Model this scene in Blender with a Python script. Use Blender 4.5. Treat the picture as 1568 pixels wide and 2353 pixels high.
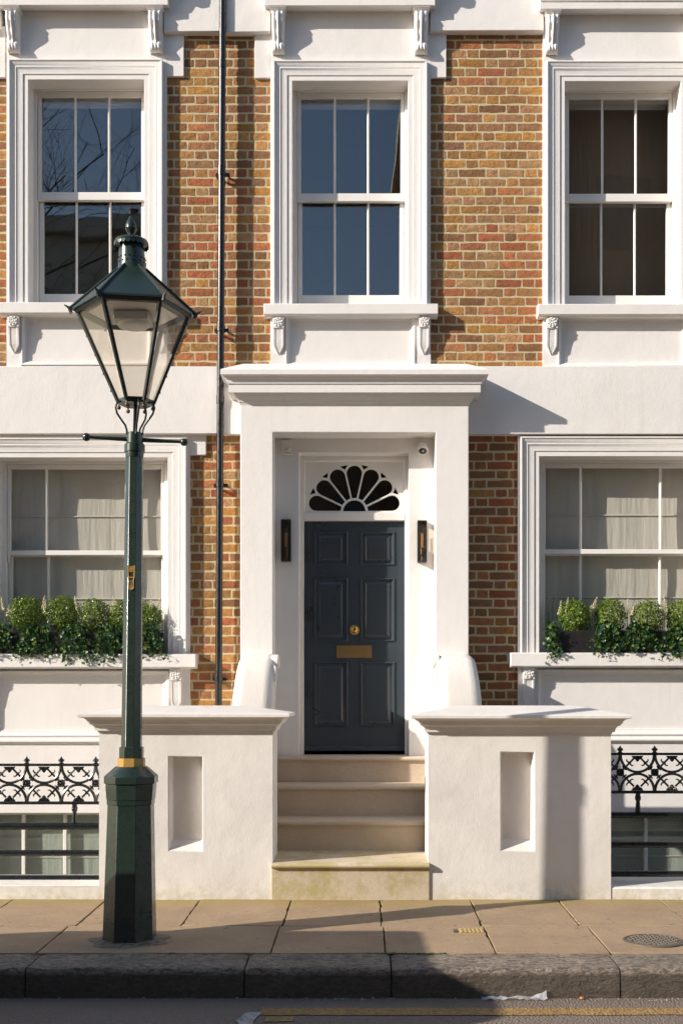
import bpy, bmesh, math, random
from mathutils import Vector, Matrix
random.seed(7)
for o in list(bpy.data.objects): bpy.data.objects.remove(o, do_unlink=True)
sc = bpy.context.scene
COL = sc.collection
R = math.radians
# ------------------------------------------------------------------ camera, sky, sun, exposure
F, XV, YV, HC = 2700.0, 838.0, 1590.0, 1.446      # focal length, axis point in a 1568x2352 picture, eye height
cam = bpy.data.cameras.new('camera'); camo = bpy.data.objects.new('camera', cam); COL.objects.link(camo)
cam.sensor_fit = 'VERTICAL'; cam.sensor_height = 36; cam.lens = F/2352*36
cam.shift_x = -(XV-784)/2352; cam.shift_y = (YV-1176)/2352
cam.clip_start = .05; cam.clip_end = 500
camo.location = (0, 0, HC); camo.rotation_euler = (R(90), 0, 0)
sc.camera = camo
SX, SY, SZ = 2.2, 1.0, -1.07                       # way the sunlight travels
sun = bpy.data.lights.new('sun', 'SUN'); suno = bpy.data.objects.new('sun', sun); COL.objects.link(suno)
sun.energy = 5.0; sun.angle = R(.53); sun.color = (1.0, .92, .81)
suno.rotation_euler = Vector((SX, SY, SZ)).to_track_quat('-Z', 'Y').to_euler()
suno.location = (-20, -10, 15)
wd = bpy.data.worlds.new('World'); sc.world = wd; wd.use_nodes = True
wn = wd.node_tree.nodes; wn.clear()
sky = wn.new('ShaderNodeTexSky'); sky.sky_type = 'NISHITA'; sky.sun_disc = False
sky.sun_elevation = math.atan2(-SZ, math.hypot(SX, SY)); sky.sun_rotation = math.atan2(-SX, -SY)
sky.air_density = 1.0; sky.dust_density = .6; sky.ozone_density = 1.2
bg = wn.new('ShaderNodeBackground'); bg.inputs[1].default_value = .14
wo = wn.new('ShaderNodeOutputWorld')
wd.node_tree.links.new(sky.outputs[0], bg.inputs[0]); wd.node_tree.links.new(bg.outputs[0], wo.inputs[0])
vs = sc.view_settings
vs.view_transform = 'Standard'; vs.look = 'None'; vs.gamma = 1; vs.use_curve_mapping = False; vs.exposure = .42
sc.render.engine = 'CYCLES'
sc.cycles.max_bounces = 10; sc.cycles.transparent_max_bounces = 24; sc.cycles.caustics_reflective = False; sc.cycles.caustics_refractive = False

def X(x, Y): return (x-XV)*Y/F
def Z(y, Y): return HC+(YV-y)*Y/F
# ------------------------------------------------------------------ materials
MATS = {}
class NT:
    def __init__(s, name):
        s.m = bpy.data.materials.new(name); s.m.use_nodes = True
        s.t = s.m.node_tree; s.n = s.t.nodes; s.n.clear()
        s.out = s.n.new('ShaderNodeOutputMaterial'); MATS[name] = s.m
    def add(s, typ, **kw):
        nd = s.n.new(typ)
        for k, v in kw.items(): setattr(nd, k, v)
        return nd
    def link(s, a, b): s.t.links.new(a, b)
    def pos(s, scale=(1, 1, 1)):
        g = s.add('ShaderNodeNewGeometry'); mp = s.add('ShaderNodeMapping'); mp.inputs['Scale'].default_value = scale
        s.link(g.outputs['Position'], mp.inputs[0]); return mp.outputs[0]
    def noise(s, vec, scale, detail=4, rough=.55, dist=0):
        t = s.add('ShaderNodeTexNoise'); t.inputs['Scale'].default_value = scale; t.inputs['Detail'].default_value = detail
        t.inputs['Roughness'].default_value = rough; t.inputs['Distortion'].default_value = dist
        s.link(vec, t.inputs['Vector']); return t.outputs['Fac']
    def voro(s, vec, scale):
        t = s.add('ShaderNodeTexVoronoi'); t.inputs['Scale'].default_value = scale; s.link(vec, t.inputs['Vector']); return t.outputs['Distance']
    def ramp(s, fac, stops):
        r = s.add('ShaderNodeValToRGB'); e = r.color_ramp.elements
        while len(e) < len(stops): e.new(.5)
        for i, (p, c) in enumerate(stops):
            e[i].position = p
            e[i].color = (c, c, c, 1) if isinstance(c, (int, float)) else (*c, 1)
        s.link(fac, r.inputs[0]); return r.outputs[0]
    def mix(s, fac, a, b, mode='MIX'):
        m = s.add('ShaderNodeMix', data_type='RGBA', blend_type=mode)
        for sock, v in ((m.inputs[0], fac), (m.inputs[6], a), (m.inputs[7], b)):
            if hasattr(v, 'is_linked'): s.link(v, sock)
            elif isinstance(v, (int, float)): sock.default_value = v
            else: sock.default_value = (*v, 1)
        return m.outputs[2]
    def math(s, op, a, b):
        m = s.add('ShaderNodeMath', operation=op)
        for i, v in enumerate((a, b)):
            if hasattr(v, 'is_linked'): s.link(v, m.inputs[i])
            else: m.inputs[i].default_value = v
        return m.outputs[0]
    def bump(s, h, dist, strength=1, normal=None):
        b = s.add('ShaderNodeBump'); b.inputs['Strength'].default_value = strength; b.inputs['Distance'].default_value = dist
        s.link(h, b.inputs['Height'])
        if normal: s.link(normal, b.inputs['Normal'])
        return b.outputs[0]
    def bsdf(s, col, rough=.6, normal=None, metal=0, spec=.5, coat=0):
        p = s.add('ShaderNodeBsdfPrincipled')
        for k, v in (('Base Color', col), ('Roughness', rough)):
            if hasattr(v, 'is_linked'): s.link(v, p.inputs[k])
            elif isinstance(v, (int, float)): p.inputs[k].default_value = v
            else: p.inputs[k].default_value = (*v, 1)
        p.inputs['Metallic'].default_value = metal; p.inputs['Specular IOR Level'].default_value = spec
        p.inputs['Coat Weight'].default_value = coat; p.inputs['Coat Roughness'].default_value = .08
        if normal: s.link(normal, p.inputs['Normal'])
        s.link(p.outputs[0], s.out.inputs[0]); return p

def m_plain(name, col, rough=.5, metal=0, var=.12, vscale=6, bscale=0, bdist=.001, spec=.5, coat=0):
    t = NT(name); v = t.pos()
    n = t.noise(v, vscale, 5)
    c = t.mix(n, tuple(max(0, x*(1-var)) for x in col), tuple(min(1, x*(1+var)) for x in col))
    rr = t.ramp(t.noise(v, vscale*4, 3), [(.3, max(.02, rough-.07)), (.7, min(1, rough+.07))])
    nm = t.bump(t.noise(v, bscale, 4), bdist) if bscale else None
    t.bsdf(c, rr, nm, metal, spec, coat); return t.m

def m_stucco(name, col, bdist=.0016, dirt=.1):
    t = NT(name); v = t.pos()
    big = t.noise(v, 1.7, 6, .6); fine = t.noise(v, 110, 3, .6); wav = t.noise(v, 9, 2)
    c = t.mix(t.ramp(big, [(.42, 0), (.75, 1)]), col, tuple(x*(1-dirt) for x in col))
    streak = t.noise(t.pos((14, 14, .8)), 1.3, 5, .6)
    c = t.mix(t.math('MULTIPLY', t.ramp(streak, [(.56, 0), (.78, 1)]), .30), c, (col[0]*.82, col[1]*.79, col[2]*.72))
    spots = t.ramp(t.noise(v, 46, 2), [(.74, 0), (.78, 1)])
    c = t.mix(t.math('MULTIPLY', spots, .25), c, (.42, .38, .30))
    if name == 'stucco_base':                 # splashed dirt and algae low on the piers and plinths, ragged upper edge
        sx = t.add('ShaderNodeSeparateXYZ'); t.link(v, sx.inputs[0])
        mr = t.add('ShaderNodeMapRange'); mr.inputs[1].default_value = .16; mr.inputs[2].default_value = 0.0; t.link(sx.outputs[2], mr.inputs[0])
        sp = t.math('MULTIPLY', mr.outputs[0], t.ramp(t.noise(v, 14, 6, .7), [(.42, 0), (.62, .55)]))
        c = t.mix(sp, c, (.45, .39, .22))
    h = t.math('ADD', t.math('MULTIPLY', fine, 1.0), t.math('MULTIPLY', wav, 1.6))
    t.bsdf(c, .62, t.bump(h, bdist), spec=.3); return t.m
m_stucco('stucco', (.80, .768, .742), dirt=.06)
m_stucco('stucco_base', (.78, .74, .70), .0022, .16)
m_plain('paint', (.80, .775, .74), .36, var=.03, vscale=3, bscale=18, bdist=.0006)
m_plain('room', (.42, .35, .28), .9, var=.2, vscale=1)
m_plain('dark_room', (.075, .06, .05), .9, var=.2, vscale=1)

def m_brick(name, objcol=True):
    t = NT(name); v = t.pos()
    if objcol:
        oi = t.add('ShaderNodeObjectInfo'); base = oi.outputs['Color']
    else:
        at = t.add('ShaderNodeVertexColor'); at.layer_name = 'col'; base = at.outputs['Color']
    blot = t.noise(v, 26, 5, .65); fine = t.noise(v, 150, 4, .7); pit = t.voro(v, 95)
    c = t.mix(t.ramp(blot, [(.32, .0), (.72, 1)]), t.mix(.55, base, (.15, .075, .04)), base)
    c = t.mix(t.ramp(t.noise(v, 60, 3), [(.58, 0), (.85, .4)]), c, (.58, .34, .12))
    c = t.mix(t.ramp(fine, [(.28, .6), (.45, 0)]), c, (.05, .03, .02))
    c = t.mix(t.ramp(t.noise(v, 2.2, 5, .65), [(.46, 0), (.72, .5)]), c, (.16, .10, .06))
    c = t.mix(t.ramp(pit, [(.10, .75), (.22, 0)]), c, (.06, .035, .02))  # shade inside the pits put into the brick colour
    h = t.math('ADD', t.math('MULTIPLY', blot, 1.7), t.math('ADD', t.math('MULTIPLY', fine, .8), t.math('MULTIPLY', t.ramp(pit, [(.0, 0), (.32, 1)]), .45)))
    t.bsdf(c, .85, t.bump(h, .0075), spec=.2); return t.m
m_brick('brick'); m_brick('brick_small', False)
def m_mortar():
    t = NT('mortar'); v = t.pos()
    c = t.mix(t.noise(v, 30, 5), (.50, .41, .24), (.68, .58, .37))
    t.bsdf(c, .9, t.bump(t.noise(v, 130, 4, .7), .004), spec=.15)
m_mortar()
def m_stone(name, a, b, stain=None, bd=.002):
    t = NT(name); v = t.pos()
    c = t.mix(t.ramp(t.noise(v, 3.2, 6, .62), [(.3, 0), (.7, 1)]), a, b)
    c = t.mix(t.ramp(t.noise(v, 70, 3), [(.45, 0), (.75, .35)]), c, tuple(x*.6 for x in a))
    if stain:
        c = t.mix(t.math('MULTIPLY', t.ramp(t.noise(v, 4.5, 6, .7), [(.46, 0), (.60, 1)]), .7), c, stain)
    t.bsdf(c, .8, t.bump(t.math('ADD', t.noise(v, 140, 4, .65), t.noise(v, 22, 3)), bd), spec=.25); return t.m
m_stone('sandstone', (.63, .53, .42), (.55, .44, .325))
m_stone('sandstone_mossy', (.62, .53, .41), (.55, .45, .33), (.40, .34, .13))
def m_flag():
    t = NT('flagstone'); v = t.pos()
    oi = t.add('ShaderNodeObjectInfo')
    c = t.mix(t.ramp(t.noise(v, 2.6, 6, .6), [(.3, 0), (.7, 1)]), (.43, .305, .19), (.35, .245, .155))
    c = t.mix(t.math('MULTIPLY', oi.outputs['Random'], .45), c, (.42, .285, .17))
    c = t.mix(t.ramp(t.noise(v, 240, 2), [(.50, 0), (.66, .65)]), c, (.17, .125, .09))
    c = t.mix(t.ramp(t.noise(v, 55, 4, .7), [(.52, 0), (.7, .5)]), c, (.54, .40, .27))
    c = t.mix(t.ramp(t.noise(v, 1.3, 6, .7), [(.45, 0), (.7, .5)]), c, (.25, .18, .12))
    spots = t.ramp(t.noise(v, 17, 2), [(.68, 0), (.72, .8)])
    c = t.mix(spots, c, (.17, .14, .11))
    # algae along the foot of the wall
    sx = t.add('ShaderNodeSeparateXYZ'); t.link(t.pos(), sx.inputs[0])
    yy = t.add('ShaderNodeMapRange'); yy.inputs[1].default_value = 7.85; yy.inputs[2].default_value = 8.2
    t.link(sx.outputs[1], yy.inputs[0])
    al = t.math('MULTIPLY', yy.outputs[0], t.ramp(t.noise(v, 5, 6, .7), [(.25, .1), (.55, .9)]))
    c = t.mix(al, c, (.33, .25, .075))
    h = t.math('ADD', t.noise(v, 190, 3, .6), t.math('MULTIPLY', t.noise(v, 7, 4), 2.0))
    t.bsdf(c, .78, t.bump(h, .0028), spec=.3)
m_flag()
def m_kerb():
    t = NT('granite'); v = t.pos()
    c = t.mix(t.ramp(t.noise(v, 90, 4, .7), [(.3, 0), (.7, 1)]), (.38, .31, .25), (.60, .49, .39))
    c = t.mix(t.ramp(t.noise(v, 5, 5), [(.35, 0), (.7, .6)]), c, (.17, .14, .115))
    sx = t.add('ShaderNodeSeparateXYZ'); t.link(t.pos(), sx.inputs[0])
    zz = t.add('ShaderNodeMapRange'); zz.inputs[1].default_value = -.075; zz.inputs[2].default_value = -.055
    t.link(sx.outputs[2], zz.inputs[0])
    c = t.mix(zz.outputs[0], t.mix(.72, c, (.05, .037, .024)), c)      # road grime on the upright face
    tool = t.noise(t.pos((1, 2.4, 2.4)), 24, 6, .7, .4)
    c = t.mix(t.ramp(tool, [(.42, .75), (.54, 0)]), c, (.10, .08, .065))
    h = t.math('ADD', tool, t.math('MULTIPLY', t.noise(v, 9, 3), .8))
    t.bsdf(c, .75, t.bump(h, .045), spec=.3)
m_kerb()
def m_road():
    t = NT('asphalt'); v = t.pos()
    c = t.mix(t.noise(v, 3, 6), (.19, .142, .112), (.255, .195, .155))
    c = t.mix(t.ramp(t.noise(v, 160, 2), [(.5, 0), (.7, .7)]), c, (.33, .285, .24))
    h = t.math('ADD', t.voro(v, 75), t.noise(v, 120, 3))
    t.bsdf(c, .82, t.bump(h, .009), spec=.3)
m_road()
def m_line(name, col):
    t = NT(name); v = t.pos()
    c = t.mix(t.ramp(t.noise(v, 38, 5, .75), [(.47, 0), (.62, .9)]), col, (.13, .10, .08))
    c = t.mix(t.ramp(t.noise(v, 4, 4), [(.4, 0), (.7, .5)]), c, tuple(x*.6 for x in col))
    t.bsdf(c, .75, t.bump(t.math('ADD', t.voro(v, 75), t.noise(v, 120, 3)), .006), spec=.3)
m_line('yellow_paint', (.44, .265, .095)); m_line('white_paint', (.55, .53, .5))
m_plain('door_paint', (.042, .055, .068), .33, var=.04, vscale=1.2, bscale=60, bdist=.0002, coat=.25)
m_plain('lock_black', (.03, .032, .035), .45)
m_plain('brass', (.60, .36, .11), .28, metal=1, var=.15, vscale=40)
m_plain('brass_dull', (.36, .235, .095), .45, metal=.75, var=.15, vscale=60)
m_plain('lamp_green', (.017, .031, .024), .30, var=.15, vscale=5, bscale=14, bdist=.0012, coat=.15)
m_plain('lamp_black', (.014, .018, .017), .34, var=.2, vscale=20, bscale=40, bdist=.001)
m_plain('gold_paint', (.42, .24, .06), .42, var=.2, vscale=40)
m_plain('rust_ball', (.16, .07, .045), .55, var=.2)
m_plain('iron', (.010, .012, .012), .26, var=.2, bscale=60, bdist=.0014)
m_plain('pipe_black', (.014, .014, .016), .28, var=.15, bscale=30, bdist=.0008)
m_plain('box_black', (.018, .017, .017), .42, var=.2)
m_plain('metal_grey', (.5, .5, .5), .35, metal=.6)
m_plain('white_plastic', (.75, .73, .70), .35, var=.03)
m_plain('lens_black', (.01, .01, .012), .15)
m_plain('socket', (.03, .025, .022), .4)
m_plain('filament', (.75, .34, .08), .4)
m_plain('soil', (.03, .022, .016), .95)
m_plain('petal', (.72, .62, .38), .6, var=.25, vscale=60)
m_plain('petal_grey', (.30, .30, .26), .6, var=.25, vscale=60)
m_plain('stem_green', (.10, .15, .03), .6)
m_plain('cast_iron_cover', (.16, .13, .10), .55, metal=.3, var=.3, bscale=80, bdist=.003)
m_plain('cover_yellow', (.45, .32, .13), .6, var=.25, vscale=60)
m_plain('tyre', (.02, .02, .02), .8); m_plain('car_paint', (.05, .06, .075), .25, metal=.3, coat=.6); m_plain('car_glass', (.01, .012, .013), .06)
m_plain('bark', (.10, .085, .07), .9, bscale=40, bdist=.006)
m_plain('brown_brick', (.19, .115, .075), .85, var=.3, vscale=9)
m_plain('cream_render', (.50, .46, .40), .8, var=.15, vscale=3)
m_plain('slate', (.07, .07, .08), .6)
m_plain('grit', (.34, .30, .26), .7, var=.5, vscale=300)
m_plain('moss', (.07, .09, .015), .9, var=.4, vscale=60)
m_plain('orange_scrap', (.6, .2, .08), .6)

def m_leaf(name, a, b, rough=.38, tr=.25):
    t = NT(name); v = t.pos()
    g = t.add('ShaderNodeNewGeometry')
    c = t.mix(g.outputs['Random Per Island'], a, b)
    c = t.mix(t.ramp(t.noise(v, 30, 3), [(.4, 0), (.7, .5)]), c, tuple(x*.55 for x in a))
    p = t.bsdf(c, rough, spec=.5)
    tl = t.add('ShaderNodeBsdfTranslucent'); t.link(c, tl.inputs[0])
    ms = t.add('ShaderNodeMixShader'); ms.inputs[0].default_value = tr
    t.link(p.outputs[0], ms.inputs[1]); t.link(tl.outputs[0], ms.inputs[2]); t.link(ms.outputs[0], t.out.inputs[0])
m_leaf('box_leaf', (.065, .13, .010), (.25, .34, .034), .33)
def m_ivy():
    t = NT('ivy_leaf'); oi = t.add('ShaderNodeObjectInfo')
    c = t.ramp(oi.outputs['Random'], [(0, (.014, .055, .02)), (.55, (.028, .088, .026)), (.8, (.07, .14, .03)), (1, (.17, .24, .04))])
    p = t.bsdf(c, .36, t.bump(t.noise(t.pos(), 70, 3), .002))
    tl = t.add('ShaderNodeBsdfTranslucent'); t.link(c, tl.inputs[0])
    ms = t.add('ShaderNodeMixShader'); ms.inputs[0].default_value = .2
    t.link(p.outputs[0], ms.inputs[1]); t.link(tl.outputs[0], ms.inputs[2]); t.link(ms.outputs[0], t.out.inputs[0])
m_ivy()
def m_glass(name, tint, ior, wave=.0, dirt=0):
    t = NT(name)
    tr = t.add('ShaderNodeBsdfTransparent'); tr.inputs[0].default_value = (*tint, 1)
    gl = t.add('ShaderNodeBsdfGlossy'); gl.inputs['Roughness'].default_value = 0.0
    g = t.add('ShaderNodeNewGeometry'); dp = t.add('ShaderNodeVectorMath', operation='DOT_PRODUCT')
    t.link(g.outputs['Normal'], dp.inputs[0]); t.link(g.outputs['Incoming'], dp.inputs[1])
    c5 = t.math('POWER', t.math('SUBTRACT', 1.0, t.math('ABSOLUTE', dp.outputs['Value'], 0)), 5)
    fac = t.math('ADD', t.math('MULTIPLY', c5, 1-ior), ior)          # Schlick, same from both sides
    if wave:
        nm = t.bump(t.noise(t.pos(), 1.6, 1), wave); t.link(nm, gl.inputs['Normal'])
    ms = t.add('ShaderNodeMixShader'); t.link(fac, ms.inputs[0]); t.link(tr.outputs[0], ms.inputs[1]); t.link(gl.outputs[0], ms.inputs[2])
    last = ms.outputs[0]
    if dirt:
        df = t.add('ShaderNodeBsdfDiffuse'); df.inputs[0].default_value = (.82, .79, .73, 1)
        tl = t.add('ShaderNodeBsdfTranslucent'); tl.inputs[0].default_value = (.82, .79, .73, 1)
        m0 = t.add('ShaderNodeMixShader'); t.link(df.outputs[0], m0.inputs[1]); t.link(tl.outputs[0], m0.inputs[2])
        m2 = t.add('ShaderNodeMixShader')
        t.link(t.math('MULTIPLY', t.ramp(t.noise(t.pos(), 12, 5), [(.3, .6), (.75, 1)]), dirt), m2.inputs[0])
        t.link(last, m2.inputs[1]); t.link(m0.outputs[0], m2.inputs[2]); last = m2.outputs[0]
    t.link(last, t.out.inputs[0])
m_glass('glass', (.97, .98, .97), .105, .0018)
m_glass('glass_clear', (.98, .99, .98), .042, .0018)
m_glass('lantern_glass', (.99, .975, .95), .03, 0, .08)
m_glass('bulb_glass', (.98, .95, .9), .03)
def m_blind(name, a, b):
    t = NT(name); v = t.pos((1, 1, .12))
    c = t.mix(t.noise(v, 16, 4, .6), a, b)
    weave = t.noise(t.pos((1, 1, .2)), 260, 2)
    c = t.mix(t.math('MULTIPLY', weave, .35), c, tuple(x*.6 for x in a))
    p = t.bsdf(c, .9, t.bump(t.noise(v, 14, 3), .012), spec=.1)
    tl = t.add('ShaderNodeBsdfTranslucent'); t.link(c, tl.inputs[0])
    ms = t.add('ShaderNodeMixShader'); ms.inputs[0].default_value = .25
    t.link(p.outputs[0], ms.inputs[1]); t.link(tl.outputs[0], ms.inputs[2]); t.link(ms.outputs[0], t.out.inputs[0])
m_blind('linen', (.80, .73, .665), (.90, .83, .755)); m_blind('linen_green', (.50, .545, .49), (.57, .615, .56)); m_blind('brown_backing', (.30, .23, .17), (.36, .28, .21))
m_plain('batten', (.66, .62, .54), .7)
def m_film():
    t = NT('plastic_film')
    p = t.bsdf((.75, .76, .78), .12); p.inputs['Alpha'].default_value = .45
m_film()

# ------------------------------------------------------------------ mesh helpers
def wloc(o):
    v = Vector((0, 0, 0))
    while o is not None: v += o.location; o = o.parent
    return v
class MB:
    def __init__(s): s.v = []; s.f = []
    def add(s, vs, fs):
        k = len(s.v); s.v += [tuple(p) for p in vs]; s.f += [tuple(i+k for i in f) for f in fs]; return s
    def box(s, x0, x1, y0, y1, z0, z1):
        if x0 > x1: x0, x1 = x1, x0
        if y0 > y1: y0, y1 = y1, y0
        if z0 > z1: z0, z1 = z1, z0
        return s.add([(x0,y0,z0),(x1,y0,z0),(x1,y1,z0),(x0,y1,z0),(x0,y0,z1),(x1,y0,z1),(x1,y1,z1),(x0,y1,z1)],
                     [(0,3,2,1),(4,5,6,7),(0,1,5,4),(1,2,6,5),(2,3,7,6),(3,0,4,7)])
    def quad(s, a, b, c, d): return s.add([a, b, c, d], [(0, 1, 2, 3)])
    def prism_x(s, prof, x0, x1):                       # prof: (y,z) anticlockwise seen from +x
        n = len(prof)
        vs = [(x0, y, z) for y, z in prof]+[(x1, y, z) for y, z in prof]
        fs = [(i, (i+1) % n, n+(i+1) % n, n+i) for i in range(n)]
        return s.add(vs, fs+[tuple(range(n-1, -1, -1)), tuple(range(n, 2*n))])
    def prism_y(s, poly, y0, y1):                       # poly: (x,z)
        n = len(poly)
        vs = [(x, y0, z) for x, z in poly]+[(x, y1, z) for x, z in poly]
        fs = [((i+1) % n, i, n+i, n+(i+1) % n) for i in range(n)]
        return s.add(vs, fs+[tuple(range(n)), tuple(range(2*n-1, n-1, -1))])
    def prism_z(s, poly, z0, z1):
        n = len(poly)
        vs = [(x, y, z0) for x, y in poly]+[(x, y, z1) for x, y in poly]
        fs = [(i, (i+1) % n, n+(i+1) % n, n+i) for i in range(n)]
        return s.add(vs, fs+[tuple(range(n-1, -1, -1)), tuple(range(n, 2*n))])
    def frame3(s, x0, x1, zb, zt, prof):                # mitred left-top-right moulding, prof: (inset, y)
        rows = []
        for u, y in prof: rows.append([(x0+u, y, zb), (x0+u, y, zt-u), (x1-u, y, zt-u), (x1-u, y, zb)])
        for a, b in zip(rows, rows[1:]):
            for i in range(3): s.quad(a[i], b[i], b[i+1], a[i+1])
        return s
    def frame4(s, x0, x1, zb, zt, prof):
        rows = []
        for u, y in prof: rows.append([(x0+u, y, zb+u), (x0+u, y, zt-u), (x1-u, y, zt-u), (x1-u, y, zb+u)])
        for a, b in zip(rows, rows[1:]):
            for i in range(4): s.quad(a[i], b[i], b[(i+1) % 4], a[(i+1) % 4])
        return s
    def ring(s, x0, x1, y0, y1, prof, cap=False):       # horizontal mitred cornice round a rectangle, prof: (outset, z)
        rows = []
        for p, z in prof: rows.append([(x0-p, y0-p, z), (x1+p, y0-p, z), (x1+p, y1+p, z), (x0-p, y1+p, z)])
        for a, b in zip(rows, rows[1:]):
            for i in range(4): s.quad(a[i], a[(i+1) % 4], b[(i+1) % 4], b[i])
        return s
    def lathe(s, c, prof, n=24, rot=0, ax=None, sx=1, sy=1):  # prof: (r, h); c base point; ax optional lean fn(h)->(dx,dy)
        k = len(s.v)
        for r, h in prof:
            dx, dy = ax(h) if ax else (0, 0)
            for i in range(n):
                a = rot+2*math.pi*i/n
                s.v.append((c[0]+dx+r*math.sin(a)*sx, c[1]+dy-r*math.cos(a)*sy, c[2]+h))
        m = len(prof)
        for j in range(m-1):
            for i in range(n):
                a, b = k+j*n+i, k+j*n+(i+1) % n
                s.f.append((a, b, b+n, a+n))
        s.f.append(tuple(k+i for i in range(n-1, -1, -1))); s.f.append(tuple(k+(m-1)*n+i for i in range(n)))
        return s
    def lathe_y(s, c, prof, n=20):                      # axis towards the viewer (-y); prof: (r, d)
        k = len(s.v)
        for r, d in prof:
            for i in range(n):
                a = 2*math.pi*i/n; s.v.append((c[0]+r*math.cos(a), c[1]-d, c[2]+r*math.sin(a)))
        m = len(prof)
        for j in range(m-1):
            for i in range(n):
                a, b = k+j*n+i, k+j*n+(i+1) % n; s.f.append((a, b, b+n, a+n))
        s.f.append(tuple(k+i for i in range(n-1, -1, -1))); s.f.append(tuple(k+(m-1)*n+i for i in range(n)))
        return s
    def tube(s, pts, r, n=6, closed=False):
        pts = [Vector(p) for p in pts]; m = len(pts); k = len(s.v)
        rr = r if isinstance(r, (list, tuple)) else [r]*m
        up = None
        for i, p in enumerate(pts):
            if closed: d = pts[(i+1) % m]-pts[i-1]
            else: d = pts[min(i+1, m-1)]-pts[max(i-1, 0)]
            d.normalize()
            if up is None: up = Vector((0, 0, 1)) if abs(d.z) < .9 else Vector((1, 0, 0))
            a = d.cross(up)
            if a.length < 1e-6: a = d.orthogonal()
            a.normalize(); b = a.cross(d); b.normalize(); up = b
            for j in range(n):
                t = 2*math.pi*j/n
                s.v.append(tuple(p+(a*math.cos(t)+b*math.sin(t))*rr[i]))
        for i in range(m if closed else m-1):
            for j in range(n):
                a0, a1 = k+i*n+j, k+i*n+(j+1) % n
                i2 = (i+1) % m; b0, b1 = k+i2*n+j, k+i2*n+(j+1) % n
                s.f.append((a0, a1, b1, b0))
        if not closed:
            s.f.append(tuple(k+j for j in range(n-1, -1, -1))); s.f.append(tuple(k+(m-1)*n+j for j in range(n)))
        return s
    def ball(s, c, r, n=12, m=7, sz=1, sy=1):
        k = len(s.v); s.v.append((c[0], c[1], c[2]-r*sz))
        for j in range(1, m):
            t = -math.pi/2+math.pi*j/m
            for i in range(n):
                a = 2*math.pi*i/n; s.v.append((c[0]+r*math.cos(t)*math.cos(a), c[1]+r*math.cos(t)*math.sin(a)*sy, c[2]+r*math.sin(t)*sz))
        s.v.append((c[0], c[1], c[2]+r*sz)); top = len(s.v)-1
        for i in range(n):
            s.f.append((k, k+1+(i+1) % n, k+1+i)); s.f.append((top, top-n+i, top-n+(i+1) % n))
        for j in range(m-2):
            for i in range(n):
                a, b = k+1+j*n+i, k+1+j*n+(i+1) % n; s.f.append((a, b, b+n, a+n))
        return s
    def build(s, name, mat, parent=None, smooth=None, bevel=None, seg=2, fix=True):
        off = wloc(parent) if parent else Vector((0, 0, 0))
        me = bpy.data.meshes.new(name); me.from_pydata([tuple(Vector(p)-off) for p in s.v], [], s.f)
        if fix:
            bm = bmesh.new(); bm.from_mesh(me); bmesh.ops.remove_doubles(bm, verts=bm.verts, dist=1e-5)
            bmesh.ops.recalc_face_normals(bm, faces=bm.faces); bm.to_mesh(me); bm.free()
        me.materials.append(MATS[mat])
        o = bpy.data.objects.new(name, me); COL.objects.link(o); o.parent = parent
        if smooth:
            me.shade_smooth(); me.set_sharp_from_angle(angle=R(smooth))
        if bevel:
            b = o.modifiers.new('edge', 'BEVEL'); b.width = bevel; b.segments = seg; b.limit_method = 'ANGLE'; b.angle_limit = R(40)
            b.harden_normals = False
            me.shade_smooth(); me.set_sharp_from_angle(angle=R(smooth or 35))
        return o
def tag(o, label=None, cat=None, group=None, kind=None):
    if label: o['label'] = label
    if cat: o['category'] = cat
    if group: o['group'] = group
    if kind: o['kind'] = kind
    return o
def thing(name, loc, label, cat, group=None):
    o = bpy.data.objects.new(name, None); COL.objects.link(o); o.location = loc; o.empty_display_size = .1
    return tag(o, label, cat, group)
def curve_mesh(name, loops, y0, y1, mat, parent, bev=0, smooth=30):
    """flat plate with holes: loops of (x,z), first is outer; between y0 (front) and y1"""
    cu = bpy.data.curves.new(name, 'CURVE'); cu.dimensions = '2D'; cu.fill_mode = 'BOTH'
    cu.extrude = abs(y1-y0)/2-bev; cu.bevel_depth = bev; cu.bevel_resolution = 1; cu.offset = -bev
    for lp in loops:
        sp = cu.splines.new('POLY'); sp.points.add(len(lp)-1); sp.use_cyclic_u = True
        for i, (x, z) in enumerate(lp): sp.points[i].co = (x, z, 0, 1)
    tmp = bpy.data.objects.new('tmp', cu); COL.objects.link(tmp)
    bpy.context.view_layer.update()
    dg = bpy.context.evaluated_depsgraph_get(); me = bpy.data.meshes.new_from_object(tmp.evaluated_get(dg)); me.name = name
    bpy.data.objects.remove(tmp, do_unlink=True)
    off = wloc(parent) if parent else Vector((0, 0, 0))
    for v in me.vertices: v.co = Vector((v.co.x, (y0+y1)/2-v.co.z, v.co.y))-off
    me.materials.clear(); me.materials.append(MATS[mat]); me.update()
    o = bpy.data.objects.new(name, me); COL.objects.link(o); o.parent = parent
    me.shade_smooth(); me.set_sharp_from_angle(angle=R(smooth))
    return o
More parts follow.
